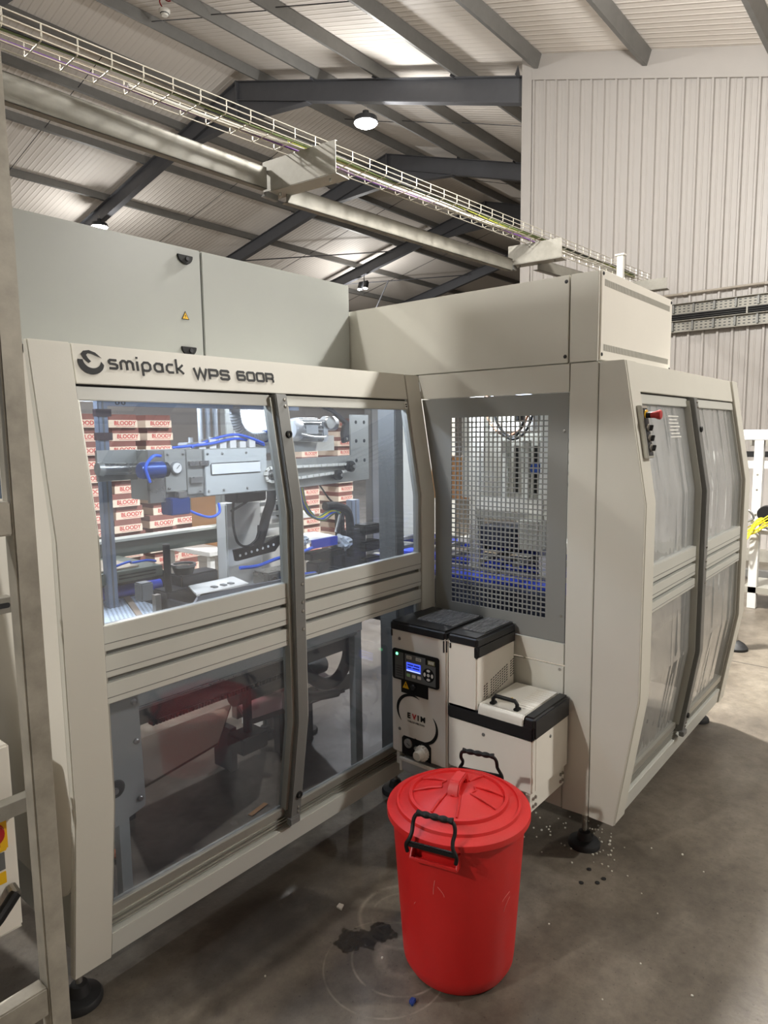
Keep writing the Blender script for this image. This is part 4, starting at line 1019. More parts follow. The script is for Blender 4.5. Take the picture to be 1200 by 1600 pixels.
T = thing('ribbed_hose', (2.2, 2.75, 1.75), 'grey ribbed hose curving down behind the left upper pane', 'hose')
hp = spline([(2.19, 2.80, 2.02), (2.17, 2.80, 1.93), (2.185, 2.80, 1.85), (2.23, 2.80, 1.80), (2.30, 2.80, 1.785), (2.40, 2.80, 1.80)], 12)
MB().tube(hp, [.026+.003*(i % 2) for i in range(len(hp))], 12).build('hose', mat('grey_hose', (150, 150, 148), .45), T, smooth=True)
MB().cyl((2.36, 2.80, 1.79), (2.41, 2.80, 1.80), .033, 14).build('hose_socket', BLUEM, T, smooth=True)
T = thing('vacuum_columns', (2.08, 2.9, 1.74), 'three upright silver rods on a small block beside the ribbed hose', 'guide rods')
for k in range(3): MB().cyl((2.03+.045*k, 2.9, 1.75), (2.03+.045*k, 2.9, 2.03), .013, 10).build('rod', SILV, T, smooth=True)
MB().box(1.92, 2.17, 2.86, 2.94, 1.735, 1.765).build('block', SILV, T, bevel=.004)
for k in range(4): MB().cyl((1.95+.06*k, 2.87, 1.765), (1.95+.06*k, 2.87, 1.79), .012, 8).build('fitting', SILV, T)
# inner white control box and uprights
tag(MB().box(2.36, 2.62, 2.95, 3.1, 1.78, 1.98).build('white_control_box', WHITE, bevel=.006), 'white control box behind the silver motor', 'control box')
def post(x0, x1, y0, y1, z0, z1, label, m_=ALU, name='profile_post'):
    t = thing(name, ((x0+x1)/2, (y0+y1)/2, z0), label, 'post')
    MB().box(x0, x1, y0, y1, z0, z1).build('profile', m_, t, bevel=.003)
    xm = (x0+x1)/2; MB().box(xm-.004, xm+.004, y0-.001, y0+.002, z0, z1).build('slot', ALUD, t)
    MB().box(x0-.004, x1+.004, y0-.004, y1+.004, z0, z0+.008).build('base_plate', ALUD, t)
    return t
BLUEGREY = mat('blue_grey_profile', (132, 142, 158), .4, .3)
p_ = post(1.438, 1.482, 2.78, 2.82, .88, 2.03, 'blue grey upright with two dark hinges behind the left upper pane', BLUEGREY)
for z in (1.90, 1.80): MB().box(1.42, 1.49, 2.765, 2.79, z-.016, z+.016).build('hinge', mat('maroon_hinge', (66, 44, 46), .5), p_)
MB().box(1.482, 2.6, 2.785, 2.815, 1.93, 1.965).build('cross_rail', BLUEGREY, p_)
for k in range(2): MB().lathe([(.006, -.003), (.010, -.003), (.010, 0), (.006, 0)], (1.53+.028*k, 2.785, 1.945), 12, 'y', closed=True).build('ring_fitting', CHARC, p_)
post(2.05, 2.10, 2.78, 2.83, .88, 1.52, 'pale upright under the pusher unit, beside the black cable bundle')
post(2.98, 3.05, 2.75, 2.80, .85, 1.40, 'pale upright behind the grid reflection in the right pane', BLUEGREY)
post(3.23, 3.385, 2.80, 2.86, .85, 2.03, 'wide dark grey upright at the right end of the upper right pane', mat('dark_upright', (112, 112, 110), .45))
tag(MB().box(3.39, 4.2, 2.82, 2.85, .85, 2.03).build('inner_wall_panel', PANEL2, bevel=.003), 'plain grey inner panel right of the wide dark upright', 'panel')
tb_ = thing('junction_box', (3.45, 2.79, 1.84), 'small white junction box hung high on the inner panel', 'junction box')
MB().box(3.40, 3.52, 2.775, 2.82, 1.83, 1.955).build('body', WHITE, tb_, bevel=.004)
for x in (3.45, 3.475): MB().lathe([(0, -.002), (.004, -.002), (.005, 0)], (x, 2.775, 1.885), 8, 'y').build('screw', CHARC, tb_)

# decks and blocks in the lower part of the upper panes
T = thing('infeed_conveyor', (1.75, 2.9, 0), 'infeed conveyor with white perforated deck behind the left pane', 'conveyor')
dk = MB().prism([(1.26, 2.46), (1.50, 2.46), (1.72, 2.90), (1.40, 2.95)], 'z', 1.04, 1.05).build('deck_plate', mat('perforated_white', (216, 226, 236), .4), T)
mb = MB()
for i in range(14):
    for j in range(20):
        y_ = 2.475+.021*j; x_ = 1.285+.019*i+(y_-2.46)*.42
        if x_ < 1.49+(y_-2.46)*.46: mb.box(x_, x_+.008, y_, y_+.008, 1.05, 1.0505)
mb.build('deck_hole', ALUD, dk, kind='stuff')
MB().prism([(1.40, 2.46), (1.425, 2.46), (1.60, 2.9), (1.57, 2.9)], 'z', 1.05, 1.058).build('deck_strip', mat('tan_strip', (160, 140, 120), .6), T)
MB().cyl((1.36, 2.98, 1.075), (1.78, 2.93, 1.075), .030, 16).build('blue_roller', BLUEB, T, smooth=True)
MB().box(1.3, 1.85, 3.0, 3.04, .95, 1.13).build('side_beam', CHARC, T, bevel=.004)
MB().box(1.30, 1.72, 2.96, 3.0, 1.125, 1.15).build('side_beam', BLUEB, T)
for x, y in ((1.30, 2.5), (1.44, 2.5), (1.45, 2.86), (1.62, 2.86)): MB().box(x, x+.03, y, y+.03, .88, 1.04).build('leg', ALU, T)
MB().box(1.425, 1.45, 2.385, 2.41, .88, 1.17).build('corner_upright', STEEL, T)
T = thing('guide_rail', (2.0, 3.3, 1.2), 'long olive guide rail crossing behind the left pane', 'rail')
MB().box(1.2, 2.75, 3.30, 3.36, 1.17, 1.255).build('rail', OLIVE, T, bevel=.003)
MB().box(1.2, 2.75, 3.28, 3.37, 1.255, 1.268).build('rail_cap', mat('pale_cap', (190, 190, 176), .5), T)
for x in (1.3, 2.6): MB().box(x, x+.05, 3.31, 3.35, 0, 1.17).build('leg', OLIVE, T)
T = thing('slide_table', (1.62, 2.9, 1.1), 'olive slide table with slots under the guide rail', 'slide table')
MB().box(1.32, 1.72, 2.80, 3.2, 1.150, 1.20).build('table', OLIVE, T, bevel=.004)
MB().box(1.36, 1.62, 2.84, 3.1, 1.2, 1.208).build('table_cover', mat('tan_cover', (176, 160, 136), .5), T)
for z in (1.165, 1.18): MB().box(1.50, 1.68, 2.797, 2.803, z, z+.006).build('slot', INK, T)
MB().tube(spline([(1.50, 2.85, 1.215), (1.56, 2.82, 1.235), (1.60, 2.86, 1.22), (1.66, 2.84, 1.225), (1.72, 2.86, 1.21)]), .006, 6).build('blue_hose', BLUEH, T, smooth=True)
T = thing('gripper_block', (1.66, 2.6, 1.05), 'black gripper block with upright pin and round wheel', 'gripper')
MB().box(1.60, 1.76, 2.58, 2.70, 1.02, 1.12).build('base_block', CHARC, T, bevel=.006)
MB().cyl((1.618, 2.6, 1.12), (1.618, 2.6, 1.33), .016, 12).build('pin', INK, T, smooth=True)
MB().lathe([(.045, -.006), (.055, -.006), (.055, .006), (.045, .006)], (1.70, 2.6, 1.225), 24, 'z', closed=True).build('wheel_rim', STEEL, T, smooth=True)
MB().lathe([(0, -.04), (.04, -.04), (.05, -.008), (0, -.008)], (1.70, 2.6, 1.225), 20).build('wheel_hub', INK, T, smooth=True)
MB().box(1.50, 1.56, 2.62, 2.68, 1.09, 1.17).build('jaw', ALUD, T, bevel=.006)
MB().box(1.7, 1.9, 2.62, 2.72, 1.05, 1.17).build('slide', CHARC, T, bevel=.006)
MB().box(1.62, 1.66, 2.55, 2.7, .88, 1.04).build('bracket', CHARC, T)
T = thing('sheet_metal_hopper', (2.0, 2.45, .85), 'dented grey sheet metal hopper at the bottom of the left upper pane', 'hopper')
MB().prism([(1.62, .89), (2.36, .89), (2.36, 1.10), (1.90, 1.115), (1.66, 1.125), (1.60, 1.06)], 'y', 2.42, 2.435).build('front_sheet', mat('grey_sheet', (128, 130, 134), .4, .4, var=.1, vscale=6), T)
MB().prism([(1.64, 2.42), (1.92, 2.42), (1.97, 2.60), (1.72, 2.60)], 'z', 1.118, 1.126).build('folded_flap', PANEL3, T)
MB().box(1.60, 1.615, 2.42, 2.8, .89, 1.09).build('side_sheet', CHARC, T)
for x in (1.76, 1.81, 1.85): MB().box(x, x+.02, 2.46, 2.49, 1.126, 1.132).build('slot', ALUD, T)
MB().box(2.10, 2.34, 2.50, 2.62, 1.06, 1.13).build('clamp_bar', STEEL, T, bevel=.008)
for x in (2.14, 2.23): MB().lathe([(0, -.004), (.018, -.004), (.02, 0)], (x, 2.50, 1.09), 14, 'y').build('round_boss', CHARC, T, smooth=True)
T = thing('slotted_bracket', (2.12, 2.6, 1.2), 'black slotted bracket with pale holes and blue hoses below the upright', 'bracket')
MB().prism([(1.98, 1.20), (2.22, 1.215), (2.30, 1.29), (2.24, 1.29), (2.16, 1.265), (1.97, 1.255)], 'y', 2.58, 2.60).build('plate', INK, T)
for k in range(7): MB().lathe([(0, -.002), (.006, -.002), (.007, 0)], (2.0+.035*k, 2.58, 1.225+.004*k), 8, 'y').build('hole', WHITE, T)
MB().tube(spline([(1.98, 2.56, 1.17), (2.08, 2.55, 1.165), (2.2, 2.54, 1.185), (2.32, 2.52, 1.195), (2.42, 2.52, 1.21)]), .009, 8).build('blue_hose', BLUEH, T, smooth=True)
MB().tube(spline([(2.1, 2.54, 1.075), (2.2, 2.5, 1.10), (2.3, 2.48, 1.095), (2.40, 2.48, 1.085)]), .008, 8).build('blue_hose', BLUEH, T, smooth=True)
T = thing('cable_bundle', (2.15, 2.6, 1.25), 'thick black cable bundle hanging before a white box', 'cable')
MB().tube(spline([(2.24, 2.62, 1.53), (2.22, 2.6, 1.47), (2.17, 2.58, 1.40), (2.14, 2.58, 1.32), (2.12, 2.6, 1.24)]), .024, 12).build('bundle', RUBBER, T, smooth=True)
MB().tube(spline([(1.99, 2.6, 1.50), (1.965, 2.58, 1.40), (1.97, 2.56, 1.30), (2.02, 2.55, 1.27), (2.09, 2.56, 1.30), (2.11, 2.57, 1.36)]), .006, 8).build('loop_cable', INK, T, smooth=True)
MB().tube(spline([(1.97, 2.6, 1.44), (2.05, 2.58, 1.48), (2.1, 2.58, 1.52)]), .006, 8).build('loop_cable', INK, T, smooth=True)
MB().box(1.98, 2.16, 2.56, 2.66, 1.48, 1.545).build('cable_carrier', CHARC, T, bevel=.006)
tag(MB().box(1.985, 2.2, 2.66, 2.74, .88, 1.47).build('white_housing', WHITE, bevel=.006), 'white plastic housing behind the black cable bundle', 'housing')
tag(MB().box(3.1, 3.75, 4.2, 4.6, .95, 1.55).build('cardboard_box', CARD, bevel=.004), 'brown cardboard box seen between the two upper panes', 'box')
T = thing('work_table', (3.4, 4.4, 0), 'white work table far behind the upper panes, under the brown box', 'table')
MB().box(2.9, 3.95, 4.1, 4.7, .915, .95).build('table_top', WHITE, T, bevel=.003)
for x in (2.92, 3.89):
    for y in (4.12, 4.64): MB().box(x, x+.04, y, y+.04, 0, .915).build('leg', WHITE, T)
T = thing('rail_rack', (2.45, 2.95, 1.1), 'rack of pale horizontal rails behind the centre stile', 'rack')
for z in (1.20, 1.27, 1.34, 1.40): MB().box(2.2, 2.7, 2.94, 2.97, z, z+.022).build('rail', ALU, T)
for x in (2.2, 2.67): MB().box(x, x+.03, 2.97, 3.0, .88 if x < 2.5 else .85, 1.45).build('upright', ALU, T)
tag(MB().box(2.52, 2.76, 3.05, 3.3, 0, 1.5).build('machine_cover', PANEL3, bevel=.006), 'cream machine cover with a dark label behind the right pane', 'cover')
tag(MB().box(2.64, 2.68, 3.035, 3.05, 1.32, 1.42).build('dark_label_plate', CHARC), 'small dark label plate on the cream machine cover', 'label plate')
T = thing('blue_edge_tray', (2.56, 2.6, 1.15), 'white tray with a blue front edge and crumpled film behind the right pane', 'tray')
MB().prism([(2.42, 2.58), (2.66, 2.58), (2.70, 2.8), (2.44, 2.8)], 'z', 1.225, 1.240).build('tray_top', WHITE, T)
MB().box(2.47, 2.665, 2.572, 2.58, 1.19, 1.238).build('blue_edge', BLUEB, T)
crm = bmesh.new(); bmesh.ops.create_icosphere(crm, subdivisions=3, radius=.055)
rnd = random.Random(3)
for v in crm.verts: v.co *= 1+rnd.uniform(-.28, .28)
me = bpy.data.meshes.new('crumpled_film'); crm.to_mesh(me); crm.free(); me.materials.append(FILM)
for px_, py_, pz_, s_ in ((2.72, 2.6, 1.19, 1), (2.42, 2.62, 1.24, .8)):
    o = bpy.data.objects.new('crumpled_film', me); COL.objects.link(o); o.parent = T; o.location = Vector((px_, py_, pz_))-ORG[T.name]; o.scale = (s_, s_, s_*.8)
MB().cyl((2.66, 2.58, 1.26), (2.70, 2.58, 1.36), .008, 8).build('lever', STEEL, T)
T = thing('black_gripper_row', (2.6, 2.5, 1.0), 'row of black gripper blocks at the bottom of the right upper pane', 'gripper')
for k, (x, y, w_, h) in enumerate(((2.40, 2.45, .07, .11), (2.46, 2.52, .09, .17), (2.57, 2.48, .06, .13), (2.60, 2.55, .08, .19))):
    b_ = MB().box(x, x+w_, y, y+.1, .93, .95+h).build('block', CHARC, T, bevel=.008)
    MB().box(x+.01, x+w_-.01, y-.01, y, .95, .99+h*.4).build('pad', INK, b_, bevel=.004)
MB().box(2.44, 2.70, 2.55, 2.62, 1.13, 1.175).build('bridge', INK, T, bevel=.008)
for x in (2.5, 2.62): MB().box(x, x+.05, 2.46, 2.47, .985, 1.01).build('bright_tab', WHITE, T)
T = thing('looped_wires', (2.5, 2.62, 1.3), 'loop of blue, yellow and green wires behind the right pane', 'cable')
for k, (mm, o_) in enumerate(((BLUEH, 0), (YELC, .012), (GREENC, -.012), (mat('teal_wire', (90, 140, 140), .5), .02))):
    MB().tube(spline([(2.42+o_, 2.6, 1.52), (2.43+o_, 2.59, 1.44), (2.47+o_, 2.58, 1.375), (2.54, 2.57+o_, 1.345+o_*.5), (2.62, 2.57, 1.37+o_), (2.70, 2.58, 1.375-o_)]), .005, 6).build('wire', mm, T, smooth=True)
MB().tube(spline([(2.58, 2.58, 1.41), (2.68, 2.58, 1.40), (2.76, 2.58, 1.36), (2.80, 2.6, 1.25), (2.80, 2.6, 1.1)]), .024, 10).build('black_hose', RUBBER, T, smooth=True)
MB().tube(spline([(2.56, 2.6, 1.53), (2.64, 2.6, 1.44), (2.72, 2.6, 1.40)]), .005, 6).build('thin_cable', INK, T, smooth=True)
T = thing('black_guide_post', (2.78, 2.66, 0), 'black guide post with clamps behind the right pane', 'post')
MB().box(2.755, 2.80, 2.64, 2.68, .85, 1.40).build('post', INK, T, bevel=.003)
for z in (1.0, 1.1, 1.2): MB().box(2.95, 3.10, 2.62, 2.72, z, z+.06).build('clamp', INK, T, bevel=.01)
MB().box(2.80, 3.0, 2.66, 2.68, 1.02, 1.24).build('carrier', CHARC, T)
T = thing('white_shelf', (3.1, 3.6, 0), 'white shelf edge far behind the right upper pane', 'shelf')
MB().box(2.86, 3.3, 3.4, 3.8, 1.22, 1.26).build('shelf_board', WHITE, T, bevel=.003)
for x in (2.88, 3.25): MB().box(x, x+.03, 3.75, 3.78, 0, 1.22).build('leg', WHITE, T)

# ------------------------------------------------------------------ behind the lower panes
T = thing('bolted_plate', (1.05, 2.02, .2), 'grey bolted mounting plate behind the left end of the lower pane', 'plate')
MB().prism([(.95, .52), (1.115, .565), (1.120, .58), (1.112, .97), (.95, .99)], 'y', 2.0, 2.012).build('plate', PANEL2, T)
for x, z in ((1.095, .935), (1.098, .80), (1.10, .60), (1.0, .87), (1.25, 1.0)):
    MB().lathe([(0, -.010), (.006, -.010), (.010, -.007), (.011, 0)], (x, 2.0, z), 10, 'y').build('bolt', STEEL, T, smooth=True)
MB().lathe([(0, -.002), (.026, -.002), (.03, 0)], (1.02, 2.0, .665), 22, 'y').build('round_recess', INK, T)
MB().lathe([(0, -.006), (.010, -.006), (.012, 0)], (1.015, 1.998, .660), 12, 'y').build('recess_bolt', STEEL, T)
MB().box(.95, 1.0, 2.012, 2.06, .17, 1.0).build('support', PANEL2, T)
T = thing('lower_frame_rail', (1.75, 2.27, .74), 'grey frame rail with silver tube and chain behind the lower panes', 'rail')
MB().box(1.12, 2.50, 2.25, 2.29, .80, .95).build('rail', PANEL2, T, bevel=.003)
MB().box(1.12, 2.45, 2.24, 2.25, .79, .80).build('rail_lip', STEEL, T)
MB().cyl((1.72, 2.40, .745), (2.36, 2.40, .745), .035, 18).build('silver_tube', STEEL, T, smooth=True)
MB().box(1.38, 2.1, 2.40, 2.425, .655, .685).build('chain_rail', STEEL, T)
mb = MB()
for k in range(46): mb.box(1.39+.0155*k, 1.400+.0155*k, 2.395, 2.43, .637, .655)
mb.build('chain', INK, T)
MB().box(1.40, 1.47, 2.36, 2.40, .69, .76).build('sensor_block', PANEL3, T, bevel=.003)
MB().box(1.88, 1.91, 2.42, 2.45, .35, .64).build('leg', CHARC, T); MB().box(1.82, 1.97, 2.38, 2.50, .34, .42).build('leg_block', INK, T, bevel=.006)
MB().box(1.15, 1.19, 2.25, 2.29, 0, .8).build('leg', PANEL2, T); MB().box(2.44, 2.49, 2.25, 2.29, 0, .8).build('leg', PANEL2, T)
MB().cyl((1.9, 2.55, .56), (2.5, 2.55, .56), .05, 16).build('lower_tube', ALUD, T, smooth=True)
T = thing('inner_floor_tray', (1.9, 2.8, .3), 'brown board lying across the floor under the machine', 'board')
MB().prism([(1.30, 2.62), (1.95, 2.75), (2.3, 3.1), (1.45, 3.1)], 'z', .24, .252).build('board', mat('brown_board', (84, 66, 50), .7, var=.1), T)
for x in (1.5, 2.1): MB().box(x, x+.04, 2.85, 3.0, 0, .24).build('support', CHARC, T)
for i, (x, y, a, mm, lab) in enumerate(((1.95, 2.45, .2, CARD, 'cardboard scrap on the floor under the machine, right one'), (1.27, 2.62, .6, CARD, 'cardboard scrap beside the bolted plate'),
        (1.45, 2.86, -.4, WHITE, 'pale paper strip lying on the brown board'))):
    z_ = .255 if i == 2 else .001
    tag(MB(Matrix.Translation((x, y, z_)) @ Matrix.Rotation(a, 4, 'Z')).box(-.06, .06, -.012, .012, 0, .004).build('scrap', mm), lab, 'scrap')
tag(MB().tube(spline([(1.26, 2.66, .03), (1.30, 2.64, .035), (1.32, 2.60, .03)]), .016, 8).build('orange_offcut', mat('orange_plastic', (212, 110, 50), .5), smooth=True), 'small orange plastic offcut beside the bolted plate', 'offcut')
T = thing('cable_loops', (2.45, 2.5, .5), 'thick black cable loops with a green light behind the lower right pane', 'cable')
MB().tube(spline([(2.12, 2.36, .83), (2.14, 2.35, .74), (2.20, 2.34, .63), (2.30, 2.33, .555), (2.40, 2.33, .56), (2.48, 2.34, .64), (2.50, 2.36, .74), (2.46, 2.38, .85)]), .030, 12).build('loop', RUBBER, T, smooth=True)
MB().tube(spline([(2.05, 2.40, .80), (2.09, 2.40, .66), (2.2, 2.4, .52), (2.34, 2.41, .46), (2.48, 2.42, .43)]), .022, 12).build('loop', RUBBER, T, smooth=True)
MB().box(2.44, 2.54, 2.33, 2.42, .73, .83).build('connector', INK, T, bevel=.006)
MB().lathe([(0, -.003), (.005, -.003), (.006, 0)], (2.475, 2.33, .735), 10, 'y').build('green_light', LEDG, T)
MB().box(2.33, 2.42, 2.45, 2.47, .68, .79).build('blue_panel', BLUEM, T)
tag(MB().prism([(2.15, .56), (2.46, .50), (2.48, .80), (2.2, .82)], 'y', 2.62, 2.66).build('cardboard_flap', CARD), 'pale cardboard flap behind the black cable loops', 'cardboard')
T = thing('red_tray', (2.55, 2.95, .3), 'red and grey tray low behind the lower right pane', 'tray')
MB().prism([(2.1, 2.7), (2.75, 2.62), (2.9, 3.0), (2.3, 3.1)], 'z', .30, .33).build('tray_floor', mat('dull_red', (84, 40, 40), .6, var=.15), T)
MB().prism([(2.3, 2.62), (2.8, 2.58), (2.82, 2.64), (2.32, 2.68)], 'z', .33, .42).build('tray_wall', STEEL, T)
for x in (2.4, 2.62): MB().box(x, x+.04, 2.8, 2.85, 0, .30).build('support', CHARC, T)
tag(MB().box(2.535, 2.60, 2.05, 2.16, .17, 2.03).build('corner_upright', ALUD, bevel=.004), 'dark upright in the corner behind the glue melter', 'post')

# ------------------------------------------------------------------ inside the side wing, seen through the grid
T = thing('transfer_frame', (3.3, 1.85, .9), 'white transfer frame with cross bars behind the square grid', 'frame')
for y0, y1 in ((1.985, 2.045), (1.56, 1.615)): MB().box(3.18, 3.24, y0, y1, .95, 2.02).build('upright', WHITE, T, bevel=.004)
MB().box(3.17, 3.20, 1.59, 2.0, 1.375, 1.45).build('cross_bar', WHITE, T, bevel=.004)
MB().box(3.17, 3.22, 1.59, 2.0, 1.33, 1.365).build('cross_bar', ALU, T)
MB().box(3.5, 3.53, 1.62, 2.3, 1.40, 1.98).build('back_plate', ALU, T)
for y in (1.70, 1.80, 1.93): MB().box(3.40, 3.44, y, y+.035, 1.42, 1.75).build('slide_rail', PANEL2, T)
for y in (1.765, 1.885): MB().box(3.43, 3.45, y, y+.02, 1.45, 1.72).build('slide_slot', INK, T)
MB().box(3.28, 3.40, 1.66, 1.98, 1.79, 1.86).build('carriage', WHITE, T, bevel=.006)
MB().cyl((3.30, 1.80, 1.86), (3.30, 1.80, 1.98), .03, 12).build('actuator', INK, T, smooth=True)
MB().cyl((3.30, 1.70, 1.82), (3.30, 1.70, 1.93), .026, 12).build('actuator', SILV, T, smooth=True)
MB().lathe([(0, -.03), (.03, -.03), (.03, .03), (0, .03)], (3.36, 1.72, 1.60), 16, 'x').build('blue_valve', BLUEM, T, smooth=True)
for pts, mm in (([(3.25, 1.98, 2.0), (3.25, 1.96, 1.86), (3.25, 1.86, 1.78), (3.25, 1.76, 1.82), (3.25, 1.70, 1.95)], mat('copper_cable', (160, 110, 80), .5)),
                ([(3.22, 1.60, 1.98), (3.22, 1.66, 1.93), (3.22, 1.72, 1.80), (3.22, 1.80, 1.76), (3.22, 1.88, 1.80)], INK),
                ([(3.24, 1.94, 2.0), (3.24, 1.90, 1.84), (3.24, 1.80, 1.77), (3.24, 1.74, 1.86)], INK)):
    MB().tube(spline(pts), .007, 8).build('cable', mm, T, smooth=True)
for k in range(5): MB().box(3.44, 3.46, 1.58, 1.74, 1.50+.06*k, 1.52+.06*k).build('shelf_rib', PANEL2, T)
tag(MB().box(3.62, 3.66, 2.32, 2.62, 1.37, 1.65).build('cardboard_blank', CARD), 'upright brown cardboard blank behind the left side of the grid', 'cardboard')
tag(MB().box(3.1, 3.32, 1.70, 1.93, 1.19, 1.30).build('dark_drive_box', mat('navy_metal', (42, 46, 62), .4), bevel=.004), 'dark navy drive box under the white cross bar', 'drive box')
tag(MB().box(3.1, 3.3, 1.575, 1.69, 1.19, 1.345).build('grey_cover_box', PANEL2, bevel=.004), 'grey cover box right of the navy drive box', 'cover')
T = thing('blue_belt_conveyor', (3.4, 1.9, .9), 'blue belt conveyor running behind the square grid', 'conveyor')
for k, (x, z) in enumerate(((3.02, 1.005), (3.22, 1.045), (3.45, 1.09))):
    MB().box(x, x+.14, 1.2, 2.75, z, z+.03).build('belt', BLUEB, T, bevel=.008)
    MB().box(x+.145, x+.185, 1.2, 2.75, z+.01, z+.045).build('guide_rail', ALU, T)
MB().box(2.98, 3.02, 1.2, 2.75, .86, 1.0).build('side_beam', mat('navy_metal', (42, 46, 62)), T)
for k in range(8): MB().box(3.02, 3.62, 1.25+.2*k, 1.28+.2*k, 1.115, 1.135).build('cross_roller', ALUD, T)
for x in (3.0, 3.6):
    for y in (1.3, 2.6): MB().box(x, x+.04, y, y+.04, .85, .99).build('leg', ALU, T)
MB().box(3.3, 3.6, 1.25, 2.2, 1.155, 1.185).build('chute', PANEL3, T)
# light inside the side wing
ls = MB().box(3.0, 3.9, 1.92, 1.96, 2.018, 2.038).build('led_strip', WHITE, Bm)
MB().box(3.02, 3.88, 1.926, 1.954, 2.012, 2.018).build('led_lens', LEDS, ls)
ld = bpy.data.lights.new('led_light', 'AREA'); ld.shape = 'RECTANGLE'; ld.size = .85; ld.size_y = .03; ld.energy = 20; ld.color = (.82, .90, 1.0)
lo = bpy.data.objects.new('led_light', ld); COL.objects.link(lo); lo.location = (3.45, 1.94, 2.006)

# ------------------------------------------------------------------ pallets of cartons beyond the machine
def pallet(x0, x1, y0, y1, label):
    t = thing('pallet', ((x0+x1)/2, (y0+y1)/2, 0), label, 'pallet')
    n_ = 5; w_ = (x1-x0)/n_
    for k in range(n_): MB().box(x0+k*w_+.01, x0+(k+1)*w_-.01, y0, y1, .122, .144).build('deck_board', WOODP, t)
    for x in (x0, (x0+x1)/2-.05, x1-.1):
        MB().box(x, x+.1, y0, y1, 0, .022).build('bottom_board', WOODP, t)
        for y in (y0, (y0+y1)/2-.05, y1-.1): MB().box(x, x+.1, y, y+.1, .022, .122).build('block', WOODP, t)
    return t
CW, CDp, CH = .285, .38, .124
ct = thing('carton', (0, 0, 0), 'x', 'carton')
cb_ = MB().box(.008, CW-.008, .006, CDp, 0, CH-.002).build('contents', CARTD, ct)
MB().box(0, CW, 0, .006, 0, .070).build('tray_front', CARTON, ct)
MB().box(0, .006, .006, CDp, 0, .070).build('tray_side', CARTON, ct)
MB().box(CW-.006, CW, .006, CDp, 0, .070).build('tray_side', CARTON, ct)
M_ = Matrix(((1, 0, 0, CW*.56), (0, 0, -1, -.0004), (0, 1, 0, .040), (0, 0, 0, 1)))
text_mesh('printed_word', 'BLOODY', .054, M_, REDINK, ct, .0014)
MB().box(.07, CW-.03, -.0008, 0, .010, .014).build('printed_line', REDINK, ct)
used = False
STK = [  # x, y, layers, label, deepest row
    (2.42, 5.92, 14, 'carton in stack at far left edge of left pane'),
    (2.80, 5.92, 15, 'carton in tall stack left of blue grey upright'),
    (3.20, 6.0, 15, 'carton in stack just right of blue grey upright'),
    (3.60, 6.05, 15, 'carton in stack second right of blue grey upright'),
    (3.90, 6.1, 7, 'carton in low stack under grey pusher unit'),
    (5.9, 6.3, 15, 'carton in stack above black hose in right pane'),
    (6.55, 6.3, 15, 'carton in stack beside wide dark upright, right pane'),
]
ORD = ['topmost', 'second', 'third', 'fourth', 'fifth', 'sixth', 'seventh', 'eighth', 'ninth', 'tenth', 'eleventh', 'twelfth', 'thirteenth', 'fourteenth', 'fifteenth']
rnd = random.Random(11)
for si, (x, y, n_, lab) in enumerate(STK):
    for k in range(n_):
        loc = (x+(.03 if k % 2 else -.02)+rnd.uniform(-.012, .012), y+(.0 if k % 2 else -.03)+rnd.uniform(-.01, .01), .145+CH*k)
        if not used: r = ct; r.location = loc; used = True
        else: r = dup_tree(ct, loc)
        r['label'] = ORD[n_-1-k]+' carton '+('from the top ' if k < n_-1 else '')+lab.replace('carton ', '', 1); r['group'] = ('cartons of stack '+'abcdefg'[si]); ORG[r.name] = Vector(loc)
pallet(2.38, 3.12, 5.85, 6.35, 'wooden pallet under the leftmost cartons')
pallet(3.16, 4.22, 5.92, 6.52, 'wooden pallet under the cartons behind the left pane')
pallet(5.85, 6.88, 6.2, 6.75, 'wooden pallet under the cartons behind the right pane')

# ------------------------------------------------------------------ stainless frame at the left edge
S = thing('stainless_frame', (.3, 1.32, 0), 'weathered stainless steel tube frame standing at the left edge', 'frame')
MB().box(.500, .540, 1.302, 1.344, 0, 2.75).build('post', STAIN, S, bevel=.003)
MB().box(-.5, .500, 1.304, 1.342, 1.622, 1.684).build('cross_tube', STAIN, S, bevel=.003)
MB().box(-.5, .500, 1.304, 1.342, .655, .715).build('cross_tube', STAIN, S, bevel=.003)
MB().box(-.55, -.5, 1.302, 1.344, 0, 2.75).build('post', STAIN, S, bevel=.003)
for z in (2.1, 2.4, 2.70): MB().box(-.5, .5, 1.31, 1.336, z, z+.03).build('rung', STAIN, S, bevel=.003)
tag(MB().box(-.46, .490, 1.316, 1.322, 1.69, 2.09).build('blue_tinted_sheet', glass('blue_tinted_pane', (.35, .42, .52), .15, hazecol=(.3, .36, .46)), bevel=0), 'blue tinted clear sheet held in the stainless frame', 'sheet')
def strut(y, z, x1, label):
    t = thing('strut_channel', (.2, y, z), label, 'channel')
    MB().prism([(y-.02, z), (y+.02, z), (y+.02, z+.005), (y-.016, z+.005), (y-.016, z+.036), (y+.02, z+.036), (y+.02, z+.041), (y-.02, z+.041)], 'x', -.6, x1).build('channel', GALV, t, bevel=.001)
    for k in range(8):
        xx = x1-.03-.11*k; MB(Matrix.Translation((xx, y-.021, z+.021)) @ Matrix.Rotation(0, 4, 'X')).prism(rrect(-.022, .022, -.007, .007, .006), 'y', 0, .0012).build('slot', CHARC, t)
    return t
strut(1.88, .79, .745, 'galvanised slotted channel at the left edge, above the yellow switch')
strut(1.88, 1.345, .70, 'galvanised slotted channel behind the stainless post, upper one')
C_ = thing('control_box', (.45, 2.1, .38), 'cream control box with a red and yellow rotary switch behind the stainless post', 'control box')
MB().box(.10, .700, 1.965, 2.35, .40, .95).build('body', PANEL3, C_, bevel=.006)
